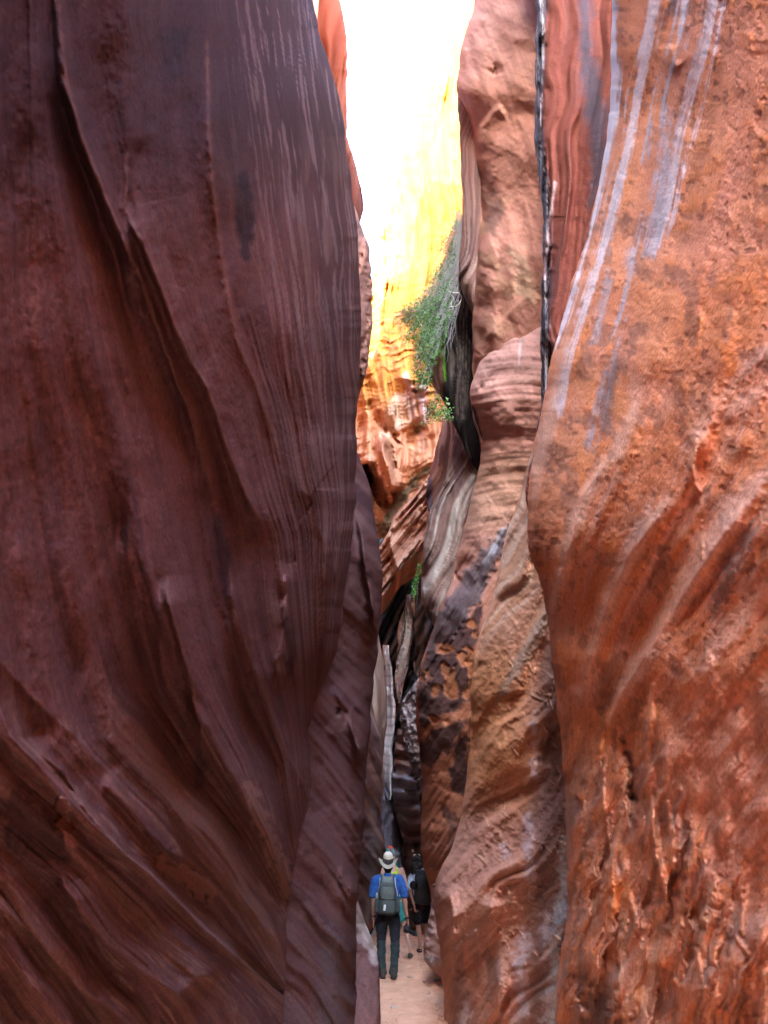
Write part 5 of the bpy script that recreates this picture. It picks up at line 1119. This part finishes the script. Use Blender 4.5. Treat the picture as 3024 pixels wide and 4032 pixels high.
    # moss on the shaded wall, too small and dense to count
    ms = [(wpt(1655 - 28 * t + rg.gauss(0, 5), 2215 + 130 * t + rg.gauss(0, 10), 19.4), 1) for t in [rg.random() for _ in range(260)]]
    o = leaves_mesh('moss', ms, None, rg, .06); tag(o, 'patch of bright green moss clinging in the dark hollow', 'moss', None, 'stuff')
shrub()

# ------------------------------------------------------------------ stones on the path
STONE = mat('pale_stone', (.55, .42, .33), .9, .4, 30, .2)
def pebble(x, y, s, label, seed, flat=.5):
    bm = bmesh.new(); bmesh.ops.create_icosphere(bm, subdivisions=3, radius=1)
    for v in bm.verts:
        c = v.co.copy(); k = 1 + .22 * float(noise(np.array([c.x * 1.6]), np.array([c.y * 1.6]), seed, np.array([c.z * 1.6]))[0]); v.co = Vector((c.x * s * 1.3 * k, c.y * s * k, c.z * s * flat * k))
    me = bpy.data.meshes.new('pebble'); bm.to_mesh(me); bm.free(); me.materials.append(STONE); me.polygons.foreach_set('use_smooth', np.ones(len(me.polygons), bool))
    o = link('pebble', me, None, (x, y, gz(x, y) + s * flat * .45)); tag(o, label, 'pebble', 'loose pebbles on the sandy path'); return o
def gp(px, py):
    """where the sight line through a pixel meets the path"""
    v = (2016 - py) / FPX; Y = 12.0
    for _ in range(6):
        x = (px - 1512) / FPX * Y / (CP - v * SP); z = gz(x, Y); Y = (z - CAM_Z) / (SP + v * CP) * (CP - v * SP)
    return (px - 1512) / FPX * Y / (CP - v * SP), Y
for (px, py, s, lb, sd_) in ((1553, 3970, .040, 'largest pale oval pebble on bare sand at the near end of the path', 1), (1614, 3847, .035, 'flat pale pebble right of the hat wearer\'s boots', 2), (1722, 3862, .045, 'light stone at the foot of the low banded lump', 3),
                             (1738, 3885, .03, 'small stone tight against the right wall just nearer than the banded lump', 4), (1654, 3768, .022, 'tiny pale pebble behind the sandalled hiker\'s heel', 5), (1519, 3862, .025, 'small brown pebble left of the hat wearer\'s boots', 6)):
    x, y = gp(px, py); pebble(x, y, s, lb, sd_)

def gravel():
    """small stones and crumbs lying along the foot of both walls, too many to count"""
    rg = random.Random(12); bm = bmesh.new()
    for k in range(300):
        Y = rg.uniform(9.6, 19); side = rg.random() < .6; lim = (.68 if side else -.02 - max(0, Y - 11) * .03); x = lim + (-1 if side else 1) * abs(rg.gauss(0, .07)) + rg.gauss(0, .01)
        s = abs(rg.gauss(0, .009)) + .005
        bmesh.ops.create_icosphere(bm, subdivisions=1, radius=s, matrix=Matrix.Translation((x, Y, gz(x, Y) + s * .25)) @ Matrix.Rotation(rg.uniform(0, 6), 4, 'Z') @ Matrix.Diagonal((rg.uniform(.8, 1.6), 1, rg.uniform(.4, .8), 1)))
    me = bpy.data.meshes.new('gravel'); bm.to_mesh(me); bm.free(); me.materials.append(mat('gravel_stone', (.70, .46, .33), .9, .3, 30, .25)); o = link('gravel', me)
    tag(o, 'scattered gravel and crumbs along the foot of both canyon walls', 'gravel', None, 'stuff')
gravel()
